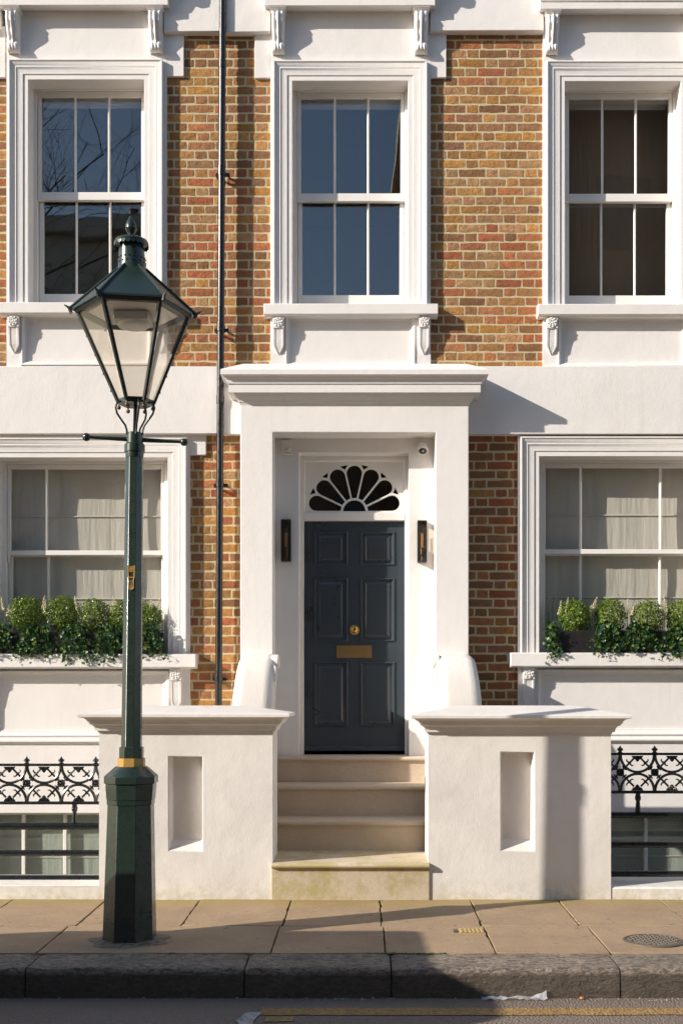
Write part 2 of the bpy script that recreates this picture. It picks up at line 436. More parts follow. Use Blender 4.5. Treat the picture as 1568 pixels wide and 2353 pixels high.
def text_mesh(name, s, size, loc, mat, parent, depth=.003):
    cu = bpy.data.curves.new(name, 'FONT'); cu.body = s; cu.size = size; cu.align_x = 'CENTER'; cu.align_y = 'CENTER'; cu.extrude = depth/2; cu.offset = .0009
    tmp = bpy.data.objects.new('tmp', cu); COL.objects.link(tmp); bpy.context.view_layer.update()
    dg = bpy.context.evaluated_depsgraph_get(); me = bpy.data.meshes.new_from_object(tmp.evaluated_get(dg)); me.name = name
    bpy.data.objects.remove(tmp, do_unlink=True)
    off = wloc(parent)
    for v in me.vertices: v.co = Vector((v.co.x+loc[0], loc[1]-v.co.z, v.co.y+loc[2]))-off
    me.materials.clear(); me.materials.append(MATS[mat])
    o = bpy.data.objects.new(name, me); COL.objects.link(o); o.parent = parent
    return o
from mathutils import noise as mnoise
# ------------------------------------------------------------------ ground
ZR = -.192                                   # road level
def pz(Y): return -.015*(8.2-Y)              # pavement falls gently to the kerb
YK0, YK1 = 6.297, 6.62
g = MB(); g.quad((-150,-150,ZR), (150,-150,ZR), (150,YK0+.02,ZR), (-150,YK0+.02,ZR)); road = tag(g.build('road', 'asphalt'), kind='structure')
def strip(name, pts_lo, pts_hi, z, mat, parent):
    m = MB()
    for i in range(len(pts_lo)-1): m.quad((*pts_lo[i], z), (*pts_lo[i+1], z), (*pts_hi[i+1], z), (*pts_hi[i], z))
    return m.build(name, mat, parent)
xs = [X(598, 6)+i*.12 for i in range(60)]
strip('yellow_line', [(x, 5.955+random.uniform(-.006, .006)) for x in xs], [(x, 6.085+random.uniform(-.006, .006)) for x in xs], ZR+.004, 'yellow_paint', road)
m = MB(); m.quad((X(606,5.9),5.83,ZR+.004), (X(675,5.9),5.84,ZR+.004), (X(672,5.9),5.925,ZR+.004), (X(610,5.9),5.92,ZR+.004)); m.build('yellow_patch', 'yellow_paint', road)
strip('white_line', [(X(548,5.8)+.02*math.sin(i*2.1), 5.2+i*.08) for i in range(11)], [(X(590,5.9)+.015*math.sin(i*1.3+1), 5.2+i*.08) for i in range(11)], ZR+.005, 'white_paint', road)
# a darker gutter seam of silt along the kerb, with grit lying in it
m = MB()
for i in range(260):
    x = random.uniform(-2.2, 2.4); y = YK0-.01-abs(random.gauss(0, .025)); r = random.uniform(.0015, .0055) if random.random() < .93 else random.uniform(.006, .010)
    m.ball((x, y, ZR+r*.4), r, 5, 3, .7)
for i in range(350):
    x = random.uniform(-2.2, 2.4); y = random.uniform(5.6, 6.25); r = random.uniform(.0015, .0035); m.ball((x, y, ZR+r*.4), r, 5, 3, .7)
tag(m.build('gutter_grit', 'grit'), 'pale grit and crumbs lying in the gutter below the kerb', 'grit', kind='stuff')

kerb = MB().box(-8, 8, YK0+.02, YK1-.01, -.30, -.10).build('kerb', 'granite'); tag(kerb, kind='structure')
def kerbstone(x0, x1):
    prof = [(YK1, -.2), (YK1, -.03), (YK1-.01, pz(YK1)-.003), (6.55, pz(6.55)-.002), (6.47, -.029), (6.39, -.030), (6.325, -.032), (6.309, -.037), (6.302, -.050), (6.299, -.09), (6.295, -.13), (6.291, -.165), (6.288, -.24)]
    m = MB(); n = 28; rows = []
    for i in range(n+1):
        t = i/n; x = x0+(x1-x0)*t
        e = min(t, 1-t)*(x1-x0); rnd = max(0, .010-e)*.6
        row = []
        for k, (y, z) in enumerate(prof):
            d = mnoise.noise(Vector((x*7, y*9, z*9)))*.006+mnoise.noise(Vector((x*23, y*23, z*23)))*.004
            row.append((x, y+(d*1.5 if k > 5 else 0)+(rnd if k > 5 else 0), z+(d if 1 < k < 8 else 0)-(rnd if k < 8 else 0)))
        rows.append(row)
    for a, b in zip(rows, rows[1:]):
        for k in range(len(prof)-1): m.quad(a[k], a[k+1], b[k+1], b[k])
    m.add(rows[0], [tuple(range(len(prof)))]); m.add(rows[-1], [tuple(range(len(prof)-1, -1, -1))])
    return m.build('kerbstone', 'granite', kerb, smooth=50)
kx = [-4.4, -3.05, -1.82, -.647, .141, 1.366, 2.62, 3.9]
for a, b in zip(kx, kx[1:]): kerbstone(a+.004, b-.004)

pv = MB(); pv.add([(-8,YK1,pz(YK1)-.05), (8,YK1,pz(YK1)-.05), (8,8.62,-.045), (-8,8.62,-.045), (-8,YK1,-.5), (8,YK1,-.5), (8,8.62,-.5), (-8,8.62,-.5)],
                  [(0,1,2,3),(4,7,6,5),(0,4,5,1),(1,5,6,2),(2,6,7,3),(3,7,4,0)])
pavement = tag(pv.build('pavement', 'flagstone'), kind='structure')
MJ = 7.345
def flag(x0, x1, y0, y1, sk=0):
    m = MB(); g = .0032; dz = random.uniform(-.0025, .0025); tx = random.uniform(-.002, .002)
    P = [(x0+g, y0+g), (x1-g, y0+g), (x1-g+sk, y1-g), (x0+g+sk, y1-g)]
    Q = []                                   # worn outline: small wander and a few chipped bits
    for (ax, ay), (bx_, by) in zip(P, P[1:]+P[:1]):
        n = max(2, int(math.hypot(bx_-ax, by-ay)/.07)); ux, uy = (bx_-ax)/n, (by-ay)/n; L_ = math.hypot(ux, uy)
        for i in range(n):
            d = random.uniform(-.0006, .0030) if i else random.uniform(.001, .007)
            if random.random() < .07: d += random.uniform(.003, .009)
            Q.append((ax+ux*i-uy/L_*d*1.0, ay+uy*i+ux/L_*d*1.0))
    k = len(Q); cx, cy = (x0+x1)/2, (y0+y1)/2; zf = lambda x, y: pz(y)+dz+tx*(x-cx)/(x1-x0)*2
    m.add([(x, y, zf(x, y)) for x, y in Q]+[(x, y, -.12) for x, y in Q], [tuple(range(k))]+[(i, k+i, k+(i+1) % k, (i+1) % k) for i in range(k)])
    m.build('flagstone', 'flagstone', pavement, bevel=.0025, seg=1)
back = [-4.3, -3.7, -3.08, -2.45, -1.804, -1.148, -.513, .104, .73, 1.342, 2.045, 2.68, 3.3, 3.9]
front = [-4.3, -3.2, -2.6, -1.85, -.533, .115, .738, 1.385, 2.07, 2.70, 3.35, 3.9]
for a, b in zip(back, back[1:]): flag(a, b, MJ+random.uniform(0, .0), 8.3)
for a, b in zip(front, front[1:]): flag(a, b, YK1+.004, MJ)
# moss in the joints and along the foot of the walls
m = MB()
def tuft(x, y, z, r): m.ball((x, y, z), r, 6, 4, random.uniform(.3, .7))
for i in range(220):
    x = random.uniform(.0, .45); tuft(x if random.random() < .5 else random.gauss(.13, .03), YK1+random.gauss(0, .006), pz(YK1)-.002, random.uniform(.003, .009))
for i in range(600):
    x = random.uniform(-3.2, 3.2)
    if -2.0 < x < -.64 or .44 < x < 1.74: y = 8.195
    elif -.64 <= x <= .44: y = 8.18
    else: y = 8.205
    tuft(x, y-abs(random.gauss(0, .008)), -.004, random.uniform(.002, .007))
for i in range(120):
    j = random.choice(back[4:11]); tuft(j+random.gauss(0, .004), random.uniform(MJ, 8.18), -.008, random.uniform(.002, .005))
tag(m.build('joint_moss', 'moss', smooth=60), 'green moss in the pavement joints and along the wall foot', 'moss', kind='stuff')

# round inspection cover and small grating let into the flags
cvx, cvy = X(1500, 6.93), 6.93
cov = thing('inspection_cover', (cvx, cvy, pz(cvy)), 'round iron inspection cover let into the pavement at the right', 'manhole')
m = MB().lathe((cvx, cvy, pz(cvy)-.01), [(.178, 0), (.178, .0145), (.166, .0145), (.166, .011)], 40); m.build('rim', 'cast_iron_cover', cov, smooth=40)
m = MB().lathe((cvx, cvy, pz(cvy)-.01), [(.160, 0), (.160, .014), (.150, .0145)], 40); m.build('lid', 'cast_iron_cover', cov, smooth=40)
m = MB()
for i in range(-6, 7):
    for j in range(-6, 7):
        if math.hypot(i, j) < 6.1:
            a = R(45 if (i+j) % 2 else -45); x, y = cvx+i*.0225, cvy+j*.0225
            m.tube([(x-.009*math.cos(a), y-.009*math.sin(a), pz(y)+.006), (x+.009*math.cos(a), y+.009*math.sin(a), pz(y)+.006)], .0035, 5)
m.build('raised_pattern', 'cast_iron_cover', cov)
gx, gy = X(1082, 7.18), 7.18
gr = thing('stopcock_cover', (gx, gy, pz(gy)), 'small ribbed yellowish utility cover set in a flagstone', 'utility cover')
MB().box(gx-.078, gx+.078, gy-.062, gy+.062, pz(gy)-.02, pz(gy)+.004).build('frame', 'cover_yellow', gr)
for i in range(6):
    for j in range(2):
        x = gx-.062+i*.0248; y = gy-.03+j*.06
        MB().box(x-.0095, x+.0095, y-.025, y+.025, pz(gy)+.0035, pz(gy)+.011).build('rib', 'cover_yellow', gr, bevel=.002, seg=1)
MB().box(gx-.108, gx-.082, gy-.03, gy+.05, pz(gy)-.01, pz(gy)+.0045).build('dark_corner', 'lock_black', gr)

# ------------------------------------------------------------------ the two houses
YB = 9.50; YBK = 9.476; YT = 9.432; YM = 9.425; YBACK = 9.74
XD = X(508, YB)
HL = thing('terraced_house', (-2.6, YB, 0), 'brick and white stucco house front left of the black downpipe', 'house', 'terraced houses')
HR = thing('terraced_house', (1.2, YB, 0), 'brick and white stucco house with the dark panelled front door', 'house', 'terraced houses')
XL, XR = X(-120, YB), X(1760, YB)
ZTOP = Z(-140, YB)
def px(m, x0, x1, y0, y1, Y, Yb=YBACK):      # a box given by its picture corners on the plane Y
    return m.box(X(x0, Y), X(x1, Y), Y, Yb, Z(y0, Y), Z(y1, Y))

# --- brick
G = 21.07*YB/F; BH = .0585; JT = .0150; SL, HL_ = .205, .088
def brick_mesh(name, L):
    nx, nz = 5, 3; vs = []; fs = []
    for j in range(nz):
        for i in range(nx):
            u = i/(nx-1)-.5; w = j/(nz-1)-.5
            edge = i in (0, nx-1) or j in (0, nz-1)
            x = u*L+(random.uniform(-.004, .004) if 0 < i < nx-1 else random.uniform(-.003, .0015)*(-1 if u < 0 else 1)*-1)
            z = w*BH+random.uniform(-.0030, .0026)
            y = random.uniform(-.0008, .0012) if edge else random.uniform(-.0020, -.0004)
            if i in (0, nx-1) and j in (0, nz-1): x *= random.uniform(.98, 1.0); z *= random.uniform(.93, 1.0)
            vs.append((x, y, z))
    per = [i for i in range(nx)]+[j*nx+nx-1 for j in range(1, nz)]+[(nz-1)*nx+i for i in range(nx-2, -1, -1)]+[j*nx for j in range(nz-2, 0, -1)]
    for j in range(nz-1):
        for i in range(nx-1): a = j*nx+i; fs.append((a, a+1, a+nx+1, a+nx))
    k = len(vs)
    for p in per: vs.append((vs[p][0]*1.005, .02, vs[p][2]*1.02))
    for q in range(len(per)): a, b = per[q], per[(q+1) % len(per)]; fs.append((b, a, k+q, k+(q+1) % len(per)))
    me = bpy.data.meshes.new(name); me.from_pydata(vs, [], fs); me.materials.append(MATS['brick']); me.shade_flat()
    return me
ST = [brick_mesh('brick', SL) for _ in range(16)]; HD = [brick_mesh('brick', HL_) for _ in range(12)]
OCH = [(.47, .27, .085), (.44, .26, .11), (.40, .23, .09), (.50, .30, .12), (.36, .22, .10)]
BRN = [(.33, .19, .10), (.29, .165, .095), (.36, .22, .14), (.24, .14, .085), (.31, .17, .12)]
RED = [(.46, .20, .10), (.42, .17, .085), (.47, .23, .13), (.38, .16, .095), (.40, .14, .08)]
PAL = [(.45, .31, .18), (.44, .28, .17)]
def brick_colour(yy, zone):
    r = random.random()
    if zone == 'low_right': w = (.10, .45, .42, .03)
    elif zone == 'low_left': w = (.50, .20, .25, .05)
    else:
        t = max(0, min(1, (yy-300)/350)); w = (.46-.20*t, .40-.18*t, .06+.32*t, .08+.06*t)
        if 320 < yy < 440 and zone == 'up_right': w = (.35, .25, .08, .32)
    if r < w[0]: c = random.choice(OCH)
    elif r < w[0]+w[1]: c = random.choice(BRN)
    elif r < w[0]+w[1]+w[2]: c = random.choice(RED)
    else: c = random.choice(PAL)
    k = random.uniform(.80, 1.18)
    if zone == 'low_right': k *= .82
    return tuple(min(1, x*k*q) for x, q in zip(c, (1.27, 1.08, .86)))
BR = {0: [], 1: []}                           # bricks of each house: (x0,x1,zc,colour)
def panel(zone, edges, ytop, ybot, anchor, phase):
    """edges(y)->list of (x0,x1) picture spans"""
    k0 = math.floor((ytop-anchor)/21.07)-1; k1 = math.ceil((ybot-anchor)/21.07)+1
    for k in range(k0, k1+1):
        yc = anchor+k*21.07
        if yc < ytop-9 or yc > ybot+9: continue
        zc = Z(yc, YB)
        for (a, b) in edges(yc):
            xa, xb = X(a, YB), X(b, YB)
            per = SL+HL_+2*JT
            x = xa-per*2+((phase+(.5*per if k % 2 else 0)+random.uniform(-.012, .012)-xa) % per)
            isS = True
            while x < xb:
                L = (SL if isS else HL_)*random.uniform(.96, 1.03); isS = not isS
                s0, s1 = max(x, xa+.002), min(x+L, xb-.002)
                if s1-s0 > .012:
                    # the part seen left of the pipe belongs to the left-hand house
                    hs = 0 if (s0+s1)/2 < XD else 1
                    BR[hs].append((s0, s1, zc, brick_colour(yc, zone), L > .15))
                x += L+JT
panel('up_left', lambda y: [(415, 585)] if y < 170 else [(374, 621)], 72, 843, 102.6, .03)
panel('up_right', lambda y: [(1024, 1249)] if y < 166 else [(988, 1249)], 72, 843, 102.6, .11)
panel('sliver', lambda y: [(-60, 15)], 178, 843, 102.6, .2)
panel('low_left', lambda y: [(473, 560)] if y < 1042 else ([(435, 560)] if y < 1515 else [(430, 560)]), 990, 1640, 1006.3, .07)
panel('low_right', lambda y: [(1066, 1192)], 990, 1640, 1006.3, .19)
def mortar(house, spans):
    m = MB()
    for x0, x1, y0, y1 in spans: m.box(X(x0, YB), X(x1, YB), YB+.0022, YBACK, Z(y0, YB), Z(y1, YB))
    return m.build('brick_wall', 'mortar', house)
WALL = [mortar(HL, [(-60, 14, 170, 846), (373, 508, 60, 846), (425, 508, 985, 1650)]),
        mortar(HR, [(508, 622, 60, 846), (987, 1250, 60, 846), (508, 562, 985, 1650), (1064, 1194, 985, 1650)])]
for hs, house in ((0, HL), (1, HR)):
    L = sorted(BR[hs], key=lambda b: -(b[1]-b[0]))
    off = wloc(WALL[hs])
    for (a, b, zc, c, st) in L[:298]:
        me = random.choice(ST if st else HD); L0 = SL if st else HL_
        o = bpy.data.objects.new('brick', me); COL.objects.link(o); o.parent = WALL[hs]
        o.location = Vector(((a+b)/2, YB, zc+random.uniform(-.0015, .0015)))-off
        o.scale = ((b-a)/L0, 1, random.uniform(.95, 1.03)); o.color = (*c, 1)
        o.rotation_euler = (0, random.gauss(0, .008), 0)
    rest = L[298:]
    if rest:
        vs, fs, cs = [], [], []
        for (a, b, zc, c, st) in rest:
            me = random.choice(HD); k = len(vs)
            for v in me.vertices: vs.append(tuple(Vector(((a+b)/2+v.co.x*(b-a)/HL_, YB+v.co.y, zc+v.co.z))-off)); cs.append((*c, 1))
            for p in me.polygons: fs.append(tuple(i+k for i in p.vertices))
        me = bpy.data.meshes.new('cut_bricks'); me.from_pydata(vs, [], fs); me.materials.append(MATS['brick_small']); me.shade_flat()
        at = me.color_attributes.new('col', 'FLOAT_COLOR', 'POINT')
        for i, c in enumerate(cs): at.data[i].color = c
        o = bpy.data.objects.new('cut_bricks', me); COL.objects.link(o); o.parent = WALL[hs]; o['kind'] = 'stuff'

# --- stucco bands
def stucco(house, name, boxes, mat='stucco', bevel=.005):
    m = MB()
    for b in boxes: px(m, *b)
    return m.build(name, mat, house, bevel=bevel)
stucco(HL, 'floor_band', [(-60, 838+(508-838)*YB/YM, 841, 996, YM)], bevel=.004)
stucco(HR, 'floor_band', [(838+(508-838)*YB/YM, 1720, 841, 997, YM)], bevel=.004)
stucco(HL, 'upper_band', [(376, 838+(508-838)*YB/YT, -140, 72, YT)])
stucco(HR, 'upper_band', [(838+(508-838)*YB/YT, 621, -140, 73, YT)])
stucco(HR, 'upper_band', [(988, 1248, -140, 70, YT)])
stucco(HL, 'upper_band', [(-60, 0, -140, 66, YT)])

ARCH = [(0, YBK+.01), (0, 9.441), (.003, 9.438), (.011, 9.438), (.014, 9.444), (.022, 9.447), (.030, 9.4485), (.042, 9.456), (.048, 9.457), (.056, 9.4545), (.062, 9.459), (.080, 9.4625),
        (.1085, 9.4625), (.1105, 9.470), (.1115, 9.470)]
def arch_prof(w):                              # moulded frame of total width w, ending in the reveal
    k = w/.150
    p = [(u*k, y) for u, y in ARCH]
    return p+[(w-.002, 9.470), (w, 9.472), (w, 9.66)]

def leaf_console(m, x0, x1, zt, zb):
    """carved S-bracket: side profile swept across, front face cut with leaf folds"""
    H = zt-zb; prof = []
    for t, d in [(0, .098), (.06, .108), (.14, .112), (.25, .108), (.36, .096), (.48, .080), (.6, .066), (.70, .058), (.76, .058), (.80, .066), (.86, .074), (.92, .070), (.97, .052), (1, .02)]:
        prof.append((YBK-d, zt-t*H, t))
    nu = 17; rows = []
    for y, z, t in prof:
        row = []
        for i in range(nu):
            u = i/(nu-1)*2-1; w = (x1-x0)/2*(1-.10*t); x = (x0+x1)/2+u*w
            if t < .72:
                d = .010*abs(math.sin(u*math.pi*1.5+.0))*(1 if abs(u) > .12 else .4)+.006*math.sin(t*34+abs(u)*5)*(abs(u) > .15)
                d += -.012*(1-min(1, abs(u)/.14))           # raised mid rib
            else:
                d = .007*abs(math.sin(u*math.pi*2))
            d += .016*max(0, abs(u)-.82)/.18
            row.append((x, y+d, z))
        rows.append(row)
    for a, b in zip(rows, rows[1:]):
        for i in range(nu-1): m.quad(a[i], b[i], b[i+1], a[i+1])
    for e in (0, nu-1):
        for a, b in zip(rows, rows[1:]): m.quad(a[e], b[e], (b[e][0], YBK+.01, b[e][2]), (a[e][0], YBK+.01, a[e][2]))
    a = rows[-1]; m.quad(a[0], a[-1], (a[-1][0], YBK+.01, a[0][2]), (a[0][0], YBK+.01, a[0][2]))

def rose_bracket(house, x0, x1, zt, zb, Yf):
    w = x1-x0; xc = (x0+x1)/2; H = zt-zb; d = YBK-Yf
    m = MB(); m.box(x0, x1, Yf, YBK+.01, zt-w*1.02, zt)
    # scroll body: tapering in depth, keel-pointed foot
    pr = [(Yf+.004, zt-w*1.03), (Yf+.010, zt-w*1.3), (Yf+d*.30, zt-H*.55), (Yf+d*.42, zt-H*.78), (Yf+d*.46, zt-H*.80), (Yf+d*.62, zt-H*.92), (YBK-.006, zt-H), (YBK+.01, zt-H), (YBK+.01, zt-w*1.03)]
    rows = []
    for y, z in pr[:7]:
        t = (zt-z)/H; k = .93 if t < .79 else .93*max(.10, 1-(t-.79)/.21*.85)
        rows.append([(xc-w/2*k, y, z), (xc-w/2*k*.68, y, z), (xc-w/2*k*.62, y+.004, z), (xc+w/2*k*.62, y+.004, z), (xc+w/2*k*.68, y, z), (xc+w/2*k, y, z)])
    for a, b in zip(rows, rows[1:]):
        for i in range(5): m.quad(a[i], b[i], b[i+1], a[i+1])
        for e in (0, 5): m.quad(a[e], b[e], (b[e][0], YBK+.01, b[e][2]), (a[e][0], YBK+.01, a[e][2]))
    o = m.build('bracket', 'stucco', house, smooth=35, bevel=None)
    c = (xc, Yf, zt-w*.51); m = MB(); r = w*.44
    m.lathe_y((c[0], c[1]+.001, c[2]), [(r*.99, 0), (r*.98, .006), (r*.80, .007), (r*.74, .003), (r*.66, .003), (r*.60, .009), (r*.44, .009), (r*.38, .004), (r*.30, .004), (r*.24, .011), (r*.05, .012)], 16)
    for i in range(8):
        a = i*math.pi/4+.2; m.ball((c[0]+r*.84*math.cos(a), c[1]-.004, c[2]+r*.84*math.sin(a)), r*.2, 7, 5)
    for i in range(5):
        a = i*math.pi*.4; m.ball((c[0]+r*.5*math.cos(a), c[1]-.006, c[2]+r*.5*math.sin(a)), r*.17, 7, 5)
    m.build('rosette', 'stucco', o, smooth=50)
    return o

def sash(win, x0, x1, zb, zt, Y, cols, st, bot, top, bar=.021, glass='glass'):
    """one sliding sash: frame, bars and panes; cols = inner bar centres"""
    th = .034; m = MB()
    m.box(x0, x0+st, Y, Y+th, zb, zt); m.box(x1-st, x1, Y, Y+th, zb, zt)
    m.box(x0+st, x1-st, Y+.001, Y+th, zb, zb+bot); m.box(x0+st, x1-st, Y+.001, Y+th, zt-top, zt)
    o = m.build('sash', 'paint', win, bevel=.004)
    zb2, zt2 = zb+bot, zt-top
    for c in cols:
        b = MB(); pr = [(c-bar/2, Y+.022), (c-bar*.32, Y+.010), (c-bar*.17, Y+.003), (c+bar*.17, Y+.003), (c+bar*.32, Y+.010), (c+bar/2, Y+.022), (c+bar*.2, Y+.032), (c-bar*.2, Y+.032)]
        b.prism_z(pr, zb2-.0005, zt2+.0005); b.build('glazing_bar', 'paint', win, smooth=40)
    ed = [x0+st]+list(cols)+[x1-st]
    for a, b in zip(ed, ed[1:]):
        p = MB(); g = .0; tl = random.uniform(-.0016, .0016); tv = random.uniform(-.001, .001)
        a2 = a+(bar*.25 if a != x0+st else -.004); b2 = b-(bar*.25 if b != x1-st else -.004)
        y0 = Y+.020; za, zc = zb2-.004, zt2+.004
        V = []
        for yo in (0, .004):
            V += [(a2, y0+yo-tl-tv, za), (b2, y0+yo+tl-tv, za), (b2, y0+yo+tl+tv, zc), (a2, y0+yo-tl+tv, zc)]
        p.add(V, [(0,1,2,3),(7,6,5,4),(0,4,5,1),(1,5,6,2),(2,6,7,3),(3,7,4,0)]); p.build('pane', glass, win)
    return o

def room(house, x0, x1, z0, z1, mat, Y0=9.70, Y1=13.2):
    m = MB(); a, b, c, d = x0-.6, x1+.6, z0-.6, z1+.3
    m.quad((a,Y1,c),(b,Y1,c),(b,Y1,d),(a,Y1,d)); m.quad((a,Y0,c),(a,Y1,c),(a,Y1,d),(a,Y0,d)); m.quad((b,Y0,c),(b,Y1,c),(b,Y1,d),(b,Y0,d))
    m.quad((a,Y0,c),(b,Y0,c),(b,Y1,c),(a,Y1,c)); m.quad((a,Y0,d),(b,Y0,d),(b,Y1,d),(a,Y1,d))
    # inner face of the front wall round the window
    m.quad((a,Y0,c),(x0-.03,Y0,c),(x0-.03,Y0,d),(a,Y0,d)); m.quad((b,Y0,c),(x1+.03,Y0,c),(x1+.03,Y0,d),(b,Y0,d))
    m.quad((x0-.03,Y0,z1+.03),(x1+.03,Y0,z1+.03),(x1+.03,Y0,d),(x0-.03,Y0,d)); m.quad((x0-.03,Y0,c),(x1+.03,Y0,c),(x1+.03,Y0,z0-.03),(x0-.03,Y0,z0-.03))
    return m.build('room', mat, house)

def upper_window(house, dx, dz, hdz, ear_l, ear_r, rm):
    A = lambda x, Y: X(x, Y)+dx
    B = lambda y, Y: Z(y, Y)+dz
    xl, xr = A(621, YBK), A(988.5, YBK); zs = B(697, 9.41)
    ox0, ox1, oz1 = A(671, 9.47), A(937, 9.47), B(185.5, 9.47)
    m = MB()
    m.box(xl, ox0-.001, YBK, YBACK, zs, oz1); m.box(ox1+.001, xr, YBK, YBACK, zs, oz1); m.box(xl, xr, YBK, YBACK, oz1+.001, ZTOP)
    # apron below the sill
    zb = B(842, YBK)-.02; fx0, fx1, fz0, fz1 = A(655, YBK), A(952.5, YBK), B(841, YBK), B(724, YBK)
    m.box(xl, fx0, YBK, YBACK, zb, zs); m.box(fx1, xr, YBK, YBACK, zb, zs); m.box(fx0, fx1, 9.500, YBACK, zb, zs)
    m.build('window_surround', 'stucco', house)
    e = MB()
    if ear_l: px(e, ear_l, 621, 60, 179, YBK+.001); e.build('ear_block', 'stucco', house, bevel=.004); e = MB()
    if ear_r: e.box(xr-.004, xr+ear_r, YBK+.001, YBACK, B(178, YBK), B(60, YBK))
    if e.v: e.build('ear_block', 'stucco', house, bevel=.004)
    pm = MB().frame4(fx0, fx1, fz0, fz1, [(0, YBK+.004), (0, 9.468), (.010, 9.466), (.014, 9.472), (.020, 9.476), (.028, 9.488), (.034, 9.489), (.036, 9.497), (.046, 9.4985), (.047, 9.506)])
    pm.build('apron_moulding', 'stucco', house, smooth=30)
    # architrave
    w = ox0-A(627, 9.44)
    a = MB().frame3(ox0-w, ox1+w, zs-.01, oz1+w, arch_prof(w)); a.build('architrave', 'stucco', house, smooth=28)
    # sill with weathered top and drip
    s0, s1 = A(605.5, 9.41), A(1005.5, 9.41); zb2 = B(722, 9.41)
    MB().prism_x([(9.40, zs-.004), (9.40, zb2), (9.425, zb2), (9.43, zb2-.008), (9.48, zb2-.012), (9.66, zb2-.012), (9.66, zs+.012), (9.47, zs+.006)], s0, s1).build('sill', 'stucco', house, bevel=.004)
    for c0, c1 in ((626, 651.5), (962, 986)):
        rose_bracket(house, A(c0, 9.42), A(c1, 9.42), zb2-.012, B(812, 9.45), 9.425)
    # hood on two carved consoles
    h = MB(); q = dz+hdz
    hx0, hx1 = A(607, 9.36), A(999, 9.36); z0 = Z(12.5, 9.36)+q
    h.prism_x([(9.36, z0), (9.36, Z(-4, 9.36)+q), (9.352, Z(-4.5, 9.36)+q), (9.340, Z(-22, 9.34)+q), (9.335, Z(-30, 9.34)+q), (9.30, Z(-46, 9.3)+q), (9.295, Z(-62, 9.3)+q), (9.48, Z(-78, 9.4)+q), (9.48, z0+.02), (9.39, z0+.004)], hx0, hx1)
    for s, xe in ((-1, hx0), (1, hx1)):
        e0, e1 = (xe-.035, xe) if s < 0 else (xe, xe+.035)
        h.prism_x([(9.318, Z(-30, 9.34)+q), (9.30, Z(-46, 9.3)+q), (9.295, Z(-62, 9.3)+q), (9.48, Z(-78, 9.4)+q), (9.48, Z(-30, 9.34)+q)], e0, e1)
    h.build('hood', 'stucco', house, bevel=.003)
    for c0, c1 in ((623.5, 653.5), (951, 983)):
        x0, x1 = A(c0, 9.40), A(c1, 9.40); zt = Z(24, 9.38)+q
        m = MB(); leaf_console(m, x0, x1, zt-.002, B(121, 9.43)); o = m.build('console', 'stucco', house, smooth=40)
        ab = MB().ring(x0+.006, x1-.006, 9.385, 9.47, [(0, zt-.006), (.002, zt), (.010, zt+.006), (.016, zt+.018), (.020, zt+.022), (.020, z0+.002)]); ab.build('abacus', 'stucco', o, smooth=30)
    # the window itself
    bx0, bx1, bz1 = A(682, 9.625), A(929, 9.625), B(211, 9.625); wz0 = zs+.004
    f = MB(); y = 9.622
    f.box(ox0-.02, bx0, y, YBACK, wz0-.02, oz1+.02); f.box(bx1, ox1+.02, y, YBACK, wz0-.02, oz1+.02); f.box(bx0, bx1, y, YBACK, bz1, oz1+.02)
    f.box(bx0, bx1, y-.012, YBACK, wz0-.03, wz0+.012)
    win = f.build('window', 'paint', house, bevel=.003)
    gx = [A(691, 9.66), A(919, 9.66)]; c1, c2 = A(768.3, 9.65), A(845.3, 9.65)
    zm0, zm1 = B(464, 9.65), B(445.5, 9.65)
    sash(win, bx0+.0015, bx1-.0015, zm0, bz1-.001, 9.635, [c1, c2], gx[0]-bx0, zm1-zm0, bz1-B(228, 9.65))
    sash(win, bx0+.003, bx1-.003, wz0+.0125, zm1-.004, 9.675, [A(768.3, 9.69), A(845.3, 9.69)], gx[0]-bx0+.006, B(679, 9.69)-wz0-.0125, zm1-.004-B(465.5, 9.69))
    MB().box(bx0+.01, bx1-.01, 9.80, 9.86, B(244, 9.8), B(206, 9.8)).build('blind_box', 'paint', win)
    room(house, bx0, bx1, wz0, bz1, rm)
    if rm == 'room':
        rb = thing('blind_or_backing', ((bx0+bx1)/2, 9.97, wz0), 'brown sheet added inside the upper right window to lighten its dark panes', 'blind')  # sheet added behind the glass so the black panes come out brown
        MB().box(bx0-.45, bx1+.45, 9.97, 9.974, wz0-.3, bz1+.25).build('cloth', 'brown_backing', rb)
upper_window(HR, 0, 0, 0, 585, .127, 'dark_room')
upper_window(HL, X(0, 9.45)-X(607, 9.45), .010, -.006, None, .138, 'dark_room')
stucco(HL, 'ear_block', [(-60, 13, 60, 178, YBK+.001)], bevel=.004)
upper_window(HR, X(626.7, 9.45)-X(0, 9.45), -.003, -.024, None, None, 'room')

